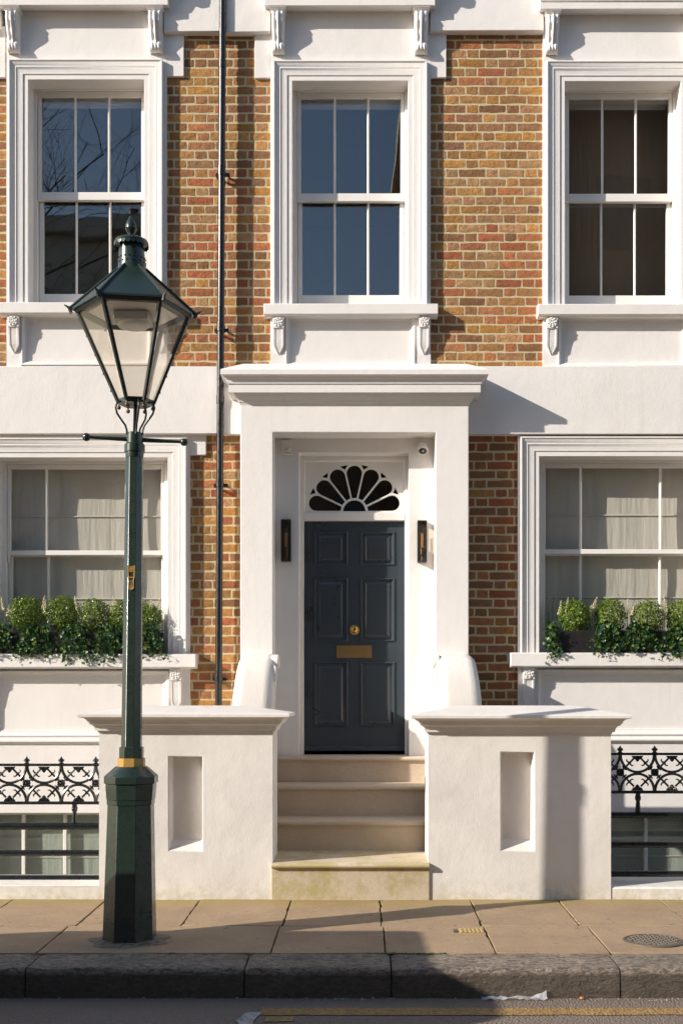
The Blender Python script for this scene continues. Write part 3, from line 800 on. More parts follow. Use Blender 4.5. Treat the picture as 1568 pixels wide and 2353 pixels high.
def lower_window(house, dx, dz, rm, side):
    A = lambda x, Y: X(x, Y)+dx
    B = lambda y, Y: Z(y, Y)+dz
    xl, xr = A(1188.5, YBK), A(1684, YBK); zs = B(1498.5, 9.38)
    ox0, ox1, oz1 = A(1237.5, 9.47), A(1633.8, 9.47), B(1048, 9.47)
    zap = B(1864, YBK); YA = YBK
    m = MB()
    m.box(xl, ox0-.001, YBK, YBACK, zs, oz1); m.box(ox1+.001, xr, YBK, YBACK, zs, oz1); m.box(xl, xr, YBK, YBACK, oz1+.001, B(990, YBK))
    fx0, fx1, fz0, fz1 = A(1233, YBK), A(1636, YBK), B(1688, YBK), B(1538, YBK)
    m.box(xl, fx0, YBK, YBACK, zap, zs); m.box(fx1, xr, YBK, YBACK, zap, zs); m.box(fx0, fx1, 9.500, YBACK, fz0, zs); m.box(fx0, fx1, YBK, YBACK, zap, fz0)
    m.build('window_surround', 'stucco', house)
    MB().frame4(fx0, fx1, fz0, fz1, [(0, YBK+.004), (0, 9.468), (.010, 9.466), (.015, 9.472), (.024, 9.476), (.034, 9.488), (.046, 9.489), (.049, 9.497), (.066, 9.4985), (.067, 9.506)]).build('apron_moulding', 'stucco', house, smooth=30)
    w = ox0-A(1195, 9.44)
    MB().frame3(ox0-w, ox1+w, zs-.01, oz1+w, arch_prof(w)).build('architrave', 'stucco', house, smooth=28)
    s0, s1 = A(1172, 9.38), A(1710, 9.38); zb2 = B(1530, 9.38)
    MB().prism_x([(9.375, zs-.003), (9.375, zb2), (9.41, zb2), (9.415, zb2-.008), (9.47, zb2-.010), (9.66, zb2-.010), (9.66, zs+.012), (9.47, zs+.002)], s0, s1).build('sill', 'stucco', house, bevel=.005)
    for c0, c1 in ((1201, 1227), (1645, 1671)):
        rose_bracket(house, A(c0, 9.42), A(c1, 9.42), zb2-.010, B(1628, 9.45), 9.42)
    zc = B(1697, 9.46)
    MB().prism_x([(9.448, zc), (9.446, zc-.012), (9.452, zc-.018), (9.460, zc-.024), (9.466, zc-.032), (9.50, zc-.032), (9.50, zc+.012), (9.465, zc+.008)], xl+.0, xr).build('string_course', 'stucco', house, smooth=30)
    bx0, bx1, bz1 = A(1244, 9.625), A(1606, 9.625), B(1063, 9.625); wz0 = zs+.004; y = 9.622
    f = MB()
    f.box(ox0-.02, bx0, y, YBACK, wz0-.02, oz1+.02); f.box(bx1, ox1+.02, y, YBACK, wz0-.02, oz1+.02); f.box(bx0, bx1, y, YBACK, bz1, oz1+.02); f.box(bx0, bx1, y-.012, YBACK, wz0-.03, wz0+.012)
    win = f.build('window', 'paint', house, bevel=.003)
    zm0, zm1 = B(1273, 9.65), B(1262, 9.65); st = A(1251, 9.65)-bx0
    sash(win, bx0+.0015, bx1-.0015, zm0, bz1-.001, 9.635, [A(1332.5, 9.65), A(1515.5, 9.65)], st, zm1-zm0, bz1-B(1075, 9.65), bar=.024, glass='glass_clear')
    sash(win, bx0+.003, bx1-.003, wz0+.0125, zm1-.003, 9.675, [A(1332, 9.69), A(1514.5, 9.69)], st+.002, .06, zm1-B(1276, 9.69), bar=.024, glass='glass_clear')
    for hx in (A(1246, 9.66), A(1601, 9.66)):              # sash horns
        MB().prism_y([(hx-.010, zm0+.002), (hx+.012, zm0+.002), (hx+.010, zm0-.035), (hx+.004, zm0-.055), (hx-.004, zm0-.06), (hx-.006, zm0-.03)], 9.637, 9.664).build('sash_horn', 'paint', win)
    room(house, bx0, bx1, wz0, bz1, rm)
    # linen roman blind hanging inside, with its batten rods
    bl = thing('roman_blind', ((bx0+bx1)/2, 9.79, wz0), 'pale linen roman blind inside the ground floor window '+side, 'blind', 'linen blinds behind the ground floor windows')
    n = 90; z0, z1 = wz0+.02, bz1+.05
    c = MB(); lv = [z1, B(1184, 9.74), B(1271, 9.74), B(1373, 9.74), z0]
    for j in range(4):
        prev = None
        for i in range(n+1):
            x = bx0+.004+(bx1-bx0-.008)*i/n
            yy = 9.742+.006*mnoise.noise(Vector((x*9, j*3.1, 0)))+.0025*mnoise.noise(Vector((x*31, j*7, 2)))
            cur = [(x, 9.740, lv[j]), (x, yy, lv[j]*.7+lv[j+1]*.3), (x, yy+.002, lv[j]*.3+lv[j+1]*.7), (x, 9.740+.010*(j % 2), lv[j+1])]
            if prev:
                for k in range(3): c.quad(prev[k], prev[k+1], cur[k+1], cur[k])
            prev = cur
    c.build('cloth', 'linen', bl, smooth=60)
    for j in (1, 2, 3): MB().tube([(bx0+.004, 9.733, lv[j]), (bx1-.004, 9.733, lv[j])], .0055, 6).build('batten', 'batten', bl, smooth=60)
    # basement window under the apron
    bw0, bw1 = (ox0-.0, ox1) if not side.startswith('behind') else (xl-.12, ox1); bt, bb = B(1866, 9.5), -2.1; bt = zap
    f = MB(); y = 9.60
    f.box(bw0-.02, bw0+.05, y, YBACK, bb, bt); f.box(bw1-.05, bw1+.02, y, YBACK, bb, bt); f.box(bw0, bw1, y-.03, YBACK, bt-.026, bt+.02); f.box(bw0, bw1, y, YBACK, bb, bb+.06)
    bwin = f.build('basement_window', 'paint', house, bevel=.003)
    k = 95*9.6/F; x0b = (X(54.6, 9.6) if side.startswith('behind') else X(1482, 9.6))
    cs = sorted(x0b+k*i for i in range(-6, 7) if bw0+.1 < x0b+k*i < bw1-.1)
    for cx in cs: MB().box(cx-.014, cx+.014, y-.004, y+.035, bb+.06, bt-.0265).build('glazing_bar', 'paint', bwin, bevel=.003)
    ed = [bw0+.05]+cs+[bw1-.05]
    for a, b in zip(ed, ed[1:]): MB().box(a+.012, b-.012, y+.014, y+.018, bb+.06, bt-.027).build('pane', 'glass_clear', bwin)
    MB().box(bw0-.02, bw1+.02, 9.5, YBACK, bb-.06, bb).build('basement_sill', 'stucco', bwin)
    s = MB(); s.box(min(xl, bw0-.1), bw0, YBK, YBACK, -2.5, zap); s.box(bw1, xr, YBK, YBACK, -2.5, zap); s.box(bw0, bw1, YBK, YBACK, -2.5, bb-.06); s.build('basement_wall', 'stucco', house)
    b2 = thing('blind_or_backing', ((bw0+bw1)/2, 9.72, bb), 'plain grey green blind inside the basement window '+side, 'blind', 'blinds behind the basement windows')
    MB().box(bw0+.052, bw1-.052, 9.655, 9.659, bb+.07, bt-.03).build('cloth', 'linen_green', b2)
    MB().tube([(bw0+.052, 9.650, B(1966, 9.66)), (bw1-.052, 9.650, B(1966, 9.66))], .004, 6).build('batten', 'batten', b2)
    room(house, bw0, bw1, bb, bt-.5, rm)
lower_window(HR, 0, 0, 'room', 'right of the front door')
lower_window(HL, X(0, 9.65)-X(1225, 9.65), -.010, 'room', 'behind the lamp post')
stucco(HL, 'ear_block', [(436, 473.5, 985, 1045, YBK+.001)], bevel=.004)
# stucco below the brick strips, and returns out of frame
stucco(HL, 'base_wall', [(424, 508, 1645, 2700, 9.492)], bevel=None); stucco(HR, 'base_wall', [(508, 600, 1645, 2700, 9.492)], bevel=None); stucco(HR, 'base_wall', [(1030, 1195, 1645, 2700, 9.492)], bevel=None)
m = MB().box(XL-1.5, X(-55, 9.45), 9.47, YBACK, -2.5, ZTOP); m.build('side_wall', 'stucco', HL)
m = MB().box(X(1715, 9.45), XR+1.5, 9.47, YBACK, -2.5, ZTOP); m.build('side_wall', 'stucco', HR)
m = MB().box(X(1684, 9.47), X(1716, 9.47), 9.477, YBACK, -2.5, ZTOP); m.build('side_wall', 'stucco', HR)
m = MB().box(XL-1.5, XR+1.5, 9.76, 13.4, ZTOP+.001, ZTOP+.1); m.build('roof_slab', 'slate', HR)
# the sunk area between pavement and houses
m = MB(); m.quad((-6,8.62,-2.5),(6,8.62,-2.5),(6,9.6,-2.5),(-6,9.6,-2.5)); m.quad((-6,8.625,-2.5),(6,8.625,-2.5),(6,8.625,-.046),(-6,8.625,-.046))
tag(m.build('basement_area', 'stucco_base'), kind='structure')

# --- portico and doorway
YP, YW, YFr, YDr = 9.265, 9.495, 9.635, 9.680
px0, px1 = X(552, YP), X(1076, YP); ox0, ox1, oz = X(627, YP), X(1000, YP), Z(993, YP)
zl = Z(1738, 9.40)                                   # landing level
m = MB(); zc = Z(928, YP)
m.prism_y([(px0, zl-1.2), (ox0, zl-1.2), (ox0, oz), (ox1, oz), (ox1, zl-1.2), (px1, zl-1.2), (px1, zc+.12), (px0, zc+.12)], YP, YBACK)
portico = m.build('portico', 'stucco', HR, bevel=.006)
dx0, dx1, dzt = X(687.3, YW), X(938, YW), Z(1040, YW)
m = MB(); m.prism_y([(ox0-.01, zl-.1), (dx0, zl-.1), (dx0, dzt), (dx1, dzt), (dx1, zl-.1), (ox1+.01, zl-.1), (ox1+.01, oz+.01), (ox0-.01, oz+.01)], YW, YBACK-.002)
m.build('porch_wall', 'stucco', portico, bevel=.006)
c = MB(); pr = [(.0, Z(931, YP)), (.006, Z(926, YP)), (.012, Z(923, 9.25)), (.014, Z(920, 9.25)), (.020, Z(917, 9.245)), (.034, Z(910, 9.23)), (.042, Z(905.5, 9.22)), (.046, Z(903, 9.22)), (.078, Z(901.5, 9.187)), (.084, Z(901, 9.181)),
               (.084, Z(882, 9.181)), (.092, Z(881, 9.173)), (.094, Z(876.5, 9.171)), (.096, Z(872, 9.169)), (.101, Z(870.5, 9.164)), (.106, Z(868, 9.16)), (.116, Z(863.5, 9.15)), (.134, Z(860.5, 9.13)), (.141, Z(859.5, 9.124)), (.141, Z(848.5, 9.124)), (.136, Z(847.5, 9.13)), (-.02, Z(836, 9.29))]
c.ring(px0, px1, YP, 9.60, pr); c.build('cornice', 'stucco', portico, smooth=14)
# frame, transom, fanlight
f = MB(); ex0, ex1 = X(698.3, YDr), X(928.7, YDr); zt0, zt1 = Z(1195.5, YFr), Z(1178, YFr); zf = Z(1058, YFr+.02)
f.box(dx0, ex0, YFr, YBACK, zl, dzt); f.box(ex1, dx1, YFr, YBACK, zl, dzt); f.box(ex0, ex1, YFr, YBACK, zf, dzt)
f.box(ex0, ex1, YFr-.004, YBACK, zt0, zt1)
f.build('door_frame', 'paint', HR, bevel=.004)
fcx, fcz, fr = X(813.3, 9.665), Z(1175.6, 9.665), 110*9.665/F
loops = [[(ex0-.002, zt1+.0), (ex1+.002, zt1+.0), (ex1+.002, zf+.002), (ex0-.002, zf+.002)]]
ri, rr = fr*.285, fr*.985
hp = [(fcx+fr*.232*math.cos(R(a)), fcz+.004+fr*.232*math.sin(R(a))) for a in range(0, 181, 12)]; loops.append(hp)
NP = 7; dth = 180/NP; petals = []
for k in range(NP):
    th = R(dth*(k+.5)); half = R(dth/2)
    # petal sides run parallel to the spokes, with a half-round outer end
    sp = .0135
    def edge(r, s): # point at radius r on side s, offset from the spoke centre line by sp/2
        a = half-math.asin(min(1, sp/2/r*1.0)); return (r*math.cos(s*a), r*math.sin(s*a))
    rc = rr/(1+math.sin(half)); cr = rc*math.sin(half)-sp*.5
    loc = []
    for t in range(5): loc.append(edge(ri+(rc*math.cos(half)-ri)*t/4, -1))
    for a in range(-80, 81, 16): loc.append((rc+cr*math.cos(R(a)), cr*math.sin(R(a))))
    for t in range(5): loc.append(edge(rc*math.cos(half)+(ri-rc*math.cos(half))*t/4, 1))
    a0 = half-math.asin(sp/2/ri)
    for t in (.5, 0, -.5): loc.append((ri*math.cos(a0*t), ri*math.sin(a0*t)))
    pl = [(fcx+u*math.cos(th)-v*math.sin(th), fcz+max(.004, u*math.sin(th)+v*math.cos(th))) for u, v in loc]
    loops.append(pl); petals.append(pl)
for k in range(1, NP):                               # little spandrel openings between the petal tips
    th = R(dth*k); tri = [(fr*.915, 0), (fr*.998, -.105*fr), (fr*1.005, 0), (fr*.998, .105*fr)]
    tri = [(fr*.90, 0), (fr*.985, -.085*fr), (fr*.992, .085*fr)]
    loops.append([(fcx+u*math.cos(th)-v*math.sin(th), fcz+u*math.sin(th)+v*math.cos(th)) for u, v in tri])
fan = curve_mesh('fanlight', loops, 9.655, 9.685, 'paint', HR, bev=.0035)
MB().frame4(ex0, ex1, zt1, zf, [(0, 9.640), (.004, 9.640), (.010, 9.648), (.012, 9.656)]).build('fanlight_bead', 'paint', fan, smooth=30)
def fanpane(pl):
    m = MB(); cx = sum(p[0] for p in pl)/len(pl); cz = sum(p[1] for p in pl)/len(pl)
    m.prism_y([(cx+(x-cx)*1.06, max(zt1+.001, cz+(z-cz)*1.06)) for x, z in pl], 9.674, 9.678); m.build('pane', 'glass', fan)
for pl in petals: fanpane(pl)
fanpane(hp)
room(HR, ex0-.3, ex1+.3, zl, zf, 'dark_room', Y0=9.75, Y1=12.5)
# six-panel door
d = MB(); z0, z1 = Z(1725, YDr), zt0+.004; th = 9.73
cols = [(721.8, 798), (827.3, 904.8)]; rws = [(1221.8, 1297.8), (1328, 1473), (1520.5, 1667.5)]
cx = [(X(a, YDr), X(b, YDr)) for a, b in cols]; rz = [(Z(b, YDr), Z(a, YDr)) for a, b in rws]
xs_ = [ex0+.003, cx[0][0], cx[0][1], cx[1][0], cx[1][1], ex1-.003]
for a, b in ((0, 1), (2, 3), (4, 5)): d.box(xs_[a], xs_[b], YDr, th, z0, z1)
zz = [z0]+[v for r in reversed(rz) for v in r]+[z1]
for i in range(0, len(zz), 2):
    for a, b in cx: d.box(a, b, YDr+.0004, th, zz[i], zz[i+1])
door = d.build('door', 'door_paint', HR)
for a, b in cx:
    for c0, c1 in rz:
        p = MB().frame4(a, b, c0, c1, [(-.002, YDr+.002), (-.002, YDr-.006), (.003, YDr-.011), (.009, YDr-.010), (.014, YDr-.002), (.018, YDr+.010), (.024, YDr+.012), (.026, YDr+.012), (.050, YDr+.001), (.052, YDr-.001)])
        p.quad((a+.052, YDr-.001, c0+.052), (b-.052, YDr-.001, c0+.052), (b-.052, YDr-.001, c1-.052), (a+.052, YDr-.001, c1-.052))
        p.build('panel', 'door_paint', door, smooth=25)
MB().prism_x([(YDr-.002, z0+.045), (YDr-.022, z0+.036), (YDr-.026, z0+.006), (YDr-.002, z0+.004)], ex0+.004, ex1-.004).build('weather_bar', 'door_paint', door, bevel=.002)
kx_, kz_ = X(813.5, 9.66), Z(1446.5, 9.66)
MB().lathe_y((kx_, YDr+.001, kz_), [(.041, 0), (.041, .006), (.037, .010), (.029, .009), (.023, .012), (.021, .026), (.026, .040), (.0295, .052), (.028, .062), (.020, .070), (.008, .073)], 36).build('knob', 'brass', door, smooth=60)
lx0, lx1, lz0, lz1 = X(773, 9.675), X(853, 9.675), Z(1511, 9.675), Z(1482.4, 9.675)
lp = MB().frame4(lx0, lx1, lz0, lz1, [(0, YDr+.001), (0, YDr-.006), (.002, YDr-.008), (.0285, YDr-.008), (.0295, YDr-.004), (.0305, YDr-.004)])
lo = lp.build('letter_plate', 'brass_dull', door, smooth=30)
MB().box(lx0+.031, lx1-.031, YDr-.0065, YDr, lz0+.0285, lz1-.0285).build('flap', 'brass_dull', lo, bevel=.0015)
# cylinder guards on the lock stile: shield, and two covers
sx_, sz_ = X(709, 9.675), Z(1411, 9.675)
MB().prism_y([(sx_-.027, sz_+.032), (sx_, sz_+.026), (sx_+.027, sz_+.032), (sx_+.021, sz_-.010), (sx_, sz_-.032), (sx_-.021, sz_-.010)], YDr-.010, YDr).build('lock_guard', 'lock_black', door, bevel=.003)
MB().lathe_y((sx_, YDr-.010, sz_+.006), [(.013, 0), (.013, .008), (.010, .009), (.009, .005)], 18).build('lock_cylinder', 'lock_black', door, smooth=40)
MB().box(sx_-.029, sx_+.027, YDr-.006, YDr, sz_-.058, sz_-.040).build('lock_pull', 'lock_black', door, bevel=.003)
for yy in (1270, 1584):
    qx, qz = X(707, 9.675), Z(yy, 9.675)
    o = MB().box(qx-.018, qx+.018, YDr-.005, YDr, qz-.075, qz+.075).build('lock_cover', 'lock_black', door, bevel=.006)
    MB().lathe_y((qx, YDr-.005, qz-.03), [(.013, 0), (.012, .010), (.006, .012)], 18).build('keyhole_cover', 'lock_black', o, smooth=40)
# ------------------------------------------------------------------ entrance piers
def pier(x0p, x1p, ytop, ybase, niche, label, lip):
    Y0, Y1 = 8.2, 8.64
    x0, x1 = X(x0p, Y0), X(x1p, Y0); zt, zb = Z(ytop, Y0), -.03
    t = thing('entrance_pier', ((x0+x1)/2, 8.42, 0), label, 'pier', 'rendered piers flanking the steps')
    n0, n1, nz1, nz0 = X(niche[0], Y0), X(niche[1], Y0), Z(niche[2], Y0), Z(niche[3], Y0)
    m = MB(); d = .105; b0 = nz0+.065
    # front face round the niche as a grid so that edges can be slightly wavy
    def fr(a, b, c, e):
        m.quad((a, Y0, c), (b, Y0, c), (b, Y0, e), (a, Y0, e))
    fr(x0, n0, zb, nz0); fr(n0, n1, zb, nz0); fr(n1, x1, zb, nz0)
    fr(x0, n0, nz0, nz1); fr(n1, x1, nz0, nz1)
    fr(x0, n0, nz1, zt); fr(n0, n1, nz1, zt); fr(n1, x1, nz1, zt)
    m.quad((n0, Y0, nz0), (n0+.012, Y0+d, b0), (n0+.008, Y0+d, nz1), (n0, Y0, nz1)); m.quad((n1, Y0, nz0), (n1-.012, Y0+d, b0), (n1-.008, Y0+d, nz1), (n1, Y0, nz1))
    m.quad((n0, Y0, nz1), (n0+.008, Y0+d, nz1), (n1-.008, Y0+d, nz1), (n1, Y0, nz1)); m.quad((n0, Y0, nz0), (n0+.012, Y0+d, b0), (n1-.012, Y0+d, b0), (n1, Y0, nz0))
    m.quad((n0+.012, Y0+d, b0), (n1-.012, Y0+d, b0), (n1-.008, Y0+d, nz1), (n0+.008, Y0+d, nz1))
    m.quad((x0, Y1, zb), (x1, Y1, zb), (x1, Y1, zt), (x0, Y1, zt)); m.quad((x0, Y0, zb), (x0, Y1, zb), (x0, Y1, zt), (x0, Y0, zt)); m.quad((x1, Y0, zb), (x1, Y1, zb), (x1, Y1, zt), (x1, Y0, zt))
    m.quad((x0, Y0, zt), (x1, Y0, zt), (x1, Y1, zt), (x0, Y1, zt)); m.quad((x0, Y0, zb), (x1, Y0, zb), (x1, Y1, zb), (x0, Y1, zb))
    m.build('shaft', 'stucco_base', t, bevel=.007, seg=2)
    zl_ = Z(lip, 8.08); q = (zl_-zt)/.125
    pr = [(-.01, zt-.004), (.006, zt+.0*q), (.007, zt+.012*q), (.024, zt+.014*q), (.025, zt+.032*q), (.030, zt+.036*q), (.032, zt+.044*q), (.040, zt+.052*q), (.052, zt+.056*q), (.056, zt+.058*q), (.057, zt+.067*q), (.066, zt+.069*q),
          (.067, zt+.074*q), (.072, zt+.086*q), (.084, zt+.096*q), (.100, zt+.101*q), (.114, zt+.103*q), (.122, zt+.106*q), (.122, zt+.123*q), (.118, zt+.127*q)]
    c = MB().ring(x0, x1, Y0, Y1, pr)
    p, z = pr[-1]; a = [(x0-p, Y0-p, z), (x1+p, Y0-p, z), (x1+p, Y1+p, z), (x0-p, Y1+p, z)]
    h = (Y1-Y0)/2+p; zr = Z(1620.5, 8.42); r0, r1 = (x0-p+h, 8.42, zr), (x1+p-h, 8.42, zr)
    c.quad(a[0], a[1], r1, r0); c.quad(a[2], a[3], r0, r1); c.add([a[1], a[2], r1], [(0, 1, 2)]); c.add([a[3], a[0], r0], [(0, 1, 2)])
    c.build('cap', 'stucco_base', t, smooth=14)
    return t
pier(228, 626, 1683, 2062, (388, 464.6, 1738, 1954.7), 'white rendered pier with a recessed niche, partly hidden by the lamp post', 1640)
pier(983, 1402, 1686, 2070, (1150, 1226, 1728, 1954.7), 'white rendered pier with a recessed niche, right of the steps', 1643)

# ------------------------------------------------------------------ entrance steps
st = thing('entrance_steps', (X(804, 8.2), 8.2, 0), 'worn sandstone steps leading up between the white piers to the door', 'steps')
def step(xa, xb, yn, zn, yback, zlow, mat, slope):
    r = .017; pr = [(yback, zlow), (yback, zn+slope*(yback-yn))]
    pr += [(yn+r*1.6, zn+.001)]
    for a in range(90, 271, 22): pr.append((yn+r+r*math.cos(R(a)), zn-r+r*math.sin(R(a))))
    pr += [(yn+.030, zn-2*r-.001), (yn+.032, zn-2*r-.010), (yn+.033, zlow)]
    return MB().prism_x(pr, xa, xb).build('step', mat, st, smooth=40)
pX0, pX1 = X(626, 8.2), X(983, 8.2)
step(pX0-.004, pX1+.004, 8.155, Z(1984, 8.155), 8.82, -.05, 'sandstone_mossy', .018)
for yn, yp in ((8.74, 1887), (9.07, 1805.5)):
    step(ox0 if yn > 9 else pX0-.06, ox1 if yn > 9 else pX1+.06, yn, Z(yp, yn), yn+.40, Z(yp, yn)-.26, 'sandstone', .018)
step(ox0, ox1, 9.385, Z(1738.5, 9.385), 9.76, Z(1738.5, 9.385)-.24, 'sandstone', .012)
MB().box(ox0, ox1, 8.86, 9.49, -.6, -.02).build('step_base', 'sandstone', st)

# ------------------------------------------------------------------ swept cheek walls with a scroll
def cheek(xo, xi, sgn, label):
    zt = Z(1502, 9.15); t = thing('cheek_wall', ((xo+xi)/2, 9.0, 0), label, 'cheek wall', 'swept cheek walls beside the door')
    pr = [(9.30, zt), (9.22, zt), (9.15, zt-.004), (9.09, zt-.016), (9.03, zt-.042), (8.985, zt-.08), (8.955, zt-.13), (8.935, zt-.19), (8.922, zt-.26), (8.915, zt-.34), (8.912, zt-.44), (8.91, -.35)]
    nu = 9; m = MB(); rows = []
    for y, z in pr:
        f = max(0, min(1, (zt-z)/.42)); oo = xo-sgn*.055*f**.7; ii = xi-sgn*.020*f
        row = []
        for i in range(nu):
            u = i/(nu-1); x = oo+(ii-oo)*u; e = max(0, abs(u-.5)*2-.72)/.28; row.append((x, y+.030*e*e*min(1, f*4+.2), z-.028*e*e*(1-min(1, f*1.2))))
        rows.append(row)
    for a, b in zip(rows, rows[1:]):
        for i in range(nu-1): m.quad(a[i], b[i], b[i+1], a[i+1])
        for e in (0, nu-1): m.quad(a[e], b[e], (b[e][0], 9.31, b[e][2]), (a[e][0], 9.31, a[e][2]))
    m.build('wall', 'stucco_base', t, smooth=45)
    # scroll relief on the inner side
    pts = []
    for a in range(-30, 421, 15):
        rr_ = .105*(1-(a+30)/600); pts.append((9.055+rr_*math.cos(R(90-a)), zt-.115+rr_*math.sin(R(90-a))))
    cy, cz = 9.055, zt-.115
    cy, cz = 9.09, zt-.062; disc = [(cy+.055*math.cos(R(a)), cz+.055*math.sin(R(a))) for a in range(0, 360, 15)]
    x0, x1 = (xi-sgn*.03, xi+sgn*.030); m = MB().prism_x(disc, min(x0, x1), max(x0, x1)); m.build('volute', 'stucco_base', t, bevel=.012, seg=3, smooth=40)
    x0, x1 = (xi-sgn*.03, xi+sgn*.012); tail = [(9.00, cz-.03), (8.975, cz-.10), (8.965, cz-.16), (9.03, cz-.16), (9.07, cz-.09)]
    MB().prism_x(tail, min(x0, x1), max(x0, x1)).build('scroll_tail', 'stucco_base', t, bevel=.006, smooth=40)
cheek(X(554, 9.1), X(633, 9.1), 1, 'white swept cheek wall with scroll beside the black downpipe')
cheek(X(1086, 9.1), X(1001, 9.1), -1, 'white swept cheek wall with scroll on the shaded brick side')

# ------------------------------------------------------------------ railings on their plinths
def plinth(x0, x1, yf, label):
    m = MB(); a, b = 8.205, 8.62; z = Z(yf, a)
    m.prism_x([(a, -.03), (a, z-.008), (a+.01, z), (b, z+.012), (b, -.3), (a, -.3)], x0, x1)
    return tag(m.build('plinth_wall', 'stucco_base', bevel=.004), label, 'low wall', 'plinths under the railings')
pl0, pl1 = X(228, 8.2)-.001, X(1402, 8.2)+.001
plinth(-4.2, pl0, 2033, 'low white plinth under the left railing'); plinth(pl1, 4.2, 2037.5, 'low white plinth under the right railing')
def railing(xa, xb, fx, lv, post_x, label):
    YR = 8.42; W = lambda y: Z(y, YR)
    t = thing('iron_railing', ((xa+xb)/2, YR, W(2037)), label, 'railing', 'cast iron railings beside the piers')
    ztop, zbot = W(lv['top']), W(lv['bot']); h = ztop-zbot; zm = (ztop+zbot)/2; P = .247
    b = MB(); b.box(xa, xb, YR-.012, YR+.012, ztop-.008, ztop+.010); b.build('top_rail', 'iron', t, bevel=.002)
    b = MB(); n = int((xb-xa)/.0165)
    for i in range(n): b.ball((xa+.008+i*.0165, YR-.013, ztop+.001), .0052, 6, 4)
    o = b.build('bead_row', 'iron', t, smooth=60); o['kind'] = 'stuff'
    b = MB().tube([(xa, YR, zbot-.010), (xb, YR, zbot-.010)], .0115, 10); b.build('bottom_rail', 'iron', t, smooth=50)
    for y0, y1 in lv['rails']:
        z0, z1 = W(y1), W(y0); r = (z1-z0)/2
        k = MB(); k.prism_x([(YR+r*math.cos(R(a))*.8, (z0+z1)/2+r*math.sin(R(a))) for a in range(0, 360, 24)], xa, xb); k.build('rail', 'iron', t, smooth=50)
    k0 = math.floor((xa-fx)/P)-1; k1 = math.ceil((xb-fx)/P)+1
    def clipx(pts): return [p for p in pts if xa-.001 <= p[0] <= xb+.001]
    def piece(name, segs, r=.0075, n=6):
        m = MB()
        for s, rad in segs:
            s2 = clipx(s)
            if len(s2) > 1: m.tube(s2, rad, n)
        if m.v: return m.build(name, 'iron', t, smooth=50)
    for k in range(k0, k1+1):
        x = fx+k*P
        if xa+.01 < x < xb-.005:                    # finial
            MB().lathe((x, YR, ztop+.009), [(.016, 0), (.018, .004), (.012, .008), (.011, .012), (.020, .018), (.0225, .024), (.021, .029), (.012, .036), (.006, .043), (.0045, .049), (.0005, .052)], 14).build('finial', 'iron', t, smooth=50)
        # hanging and standing arcs between finials
        up = [(x+P/2-P*.485*math.cos(R(a)), YR, ztop-.008-(h*.46)*math.sin(R(a))) for a in range(0, 181, 10)]
        dn = [(x+P/2-P*.485*math.cos(R(a)), YR, zbot+(h*.46)*math.sin(R(a))) for a in range(0, 181, 10)]
        piece('arc', [(up, .0105)]); piece('arc', [(dn, .0105)])
        # diagonal stems with curled thorns
        segs = []
        for sx in (-1, 1):
            for sz in (-1, 1):
                a0 = Vector((x+sx*.018, YR, zm+sz*.018)); a1 = Vector((x+sx*P*.40, YR, zm+sz*h*.385))
                segs.append(([tuple(a0.lerp(a1, q/6)) for q in range(7)], .0078))
                dv = (a1-a0).normalized(); nv = Vector((-dv.z, 0, dv.x))
                for q, sc_ in ((.16, .7), (.62, 1.15)):
                    c = a0.lerp(a1, q)
                    for e in (-1, 1):
                        ln = .028*sc_; dd = dv if q > .4 else -dv*-1
                        segs.append(([tuple(c), tuple(c-dd*ln*.15+nv*e*ln*.45), tuple(c+dd*ln*-.10+nv*e*ln*.85), tuple(c+dd*ln*.22+nv*e*ln*1.0)], [.0075, .0065, .0055, .0035]))
        piece('diagonal_stem', segs, n=5)
        if xa+.03 < x < xb-.02:                     # rosette at the crossing
            m = MB(); m.lathe_y((x, YR+.006, zm), [(.027, 0), (.027, .010), (.021, .014), (.012, .012), (.010, .018), (.003, .021)], 12)
            for i in range(8):
                a = R(22.5+45*i); m.ball((x+.021*math.cos(a), YR-.010, zm+.021*math.sin(a)), .0085, 7, 5)
            m.build('rosette', 'iron', t, smooth=50)
        xm = x+P/2
        if xa+.04 < xm < xb-.04:                    # leaf bosses on the rails half way between
            for zz_, s, nm in ((ztop-.012, -1, 'top_boss'), (zbot+.002, 1, 'bottom_boss')):
                m = MB(); m.prism_y([(xm-.042, zz_), (xm+.042, zz_), (xm+.030, zz_+s*.020), (xm+.016, zz_+s*.024), (xm+.010, zz_+s*.036), (xm, zz_+s*.044), (xm-.010, zz_+s*.036), (xm-.016, zz_+s*.024), (xm-.030, zz_+s*.020)], YR-.007, YR+.007)
                for q in (-.026, -.013, 0, .013, .026): m.ball((xm+q, YR-.007, zz_+s*(.011+.013*(abs(q) < .001))), .008, 7, 5)
                m.build(nm, 'iron', t, smooth=40)
    zt2, zb2 = zbot-.018, W(lv['rails'][0][0])
    for x in post_x:                                # bracket post carrying the panel
        m = MB().lathe((x, YR, zb2-.004), [(.020, 0), (.019, .02), (.015, (zt2-zb2)*.55), (.014, (zt2-zb2)*.62), (.020, (zt2-zb2)*.66), (.022, (zt2-zb2)*.82), (.017, (zt2-zb2)*.95), (.022, (zt2-zb2)+.006)], 12); m.build('post', 'iron', t, smooth=50)
        MB().ball((x, YR-.018, zb2+(zt2-zb2)*.74), .016, 10, 7).build('post_boss', 'iron', t, smooth=60)
    for x in (xa+.03 if xa < -3 else xb-.03, post_x[1]):
        m = MB(); prev = W(lv['rails'][-1][1])
        MB().box(x-.010, x+.010, YR+.016, YR+.03, W(2040), zb2+.005).build('stanchion', 'iron', t)
YRr = 8.42
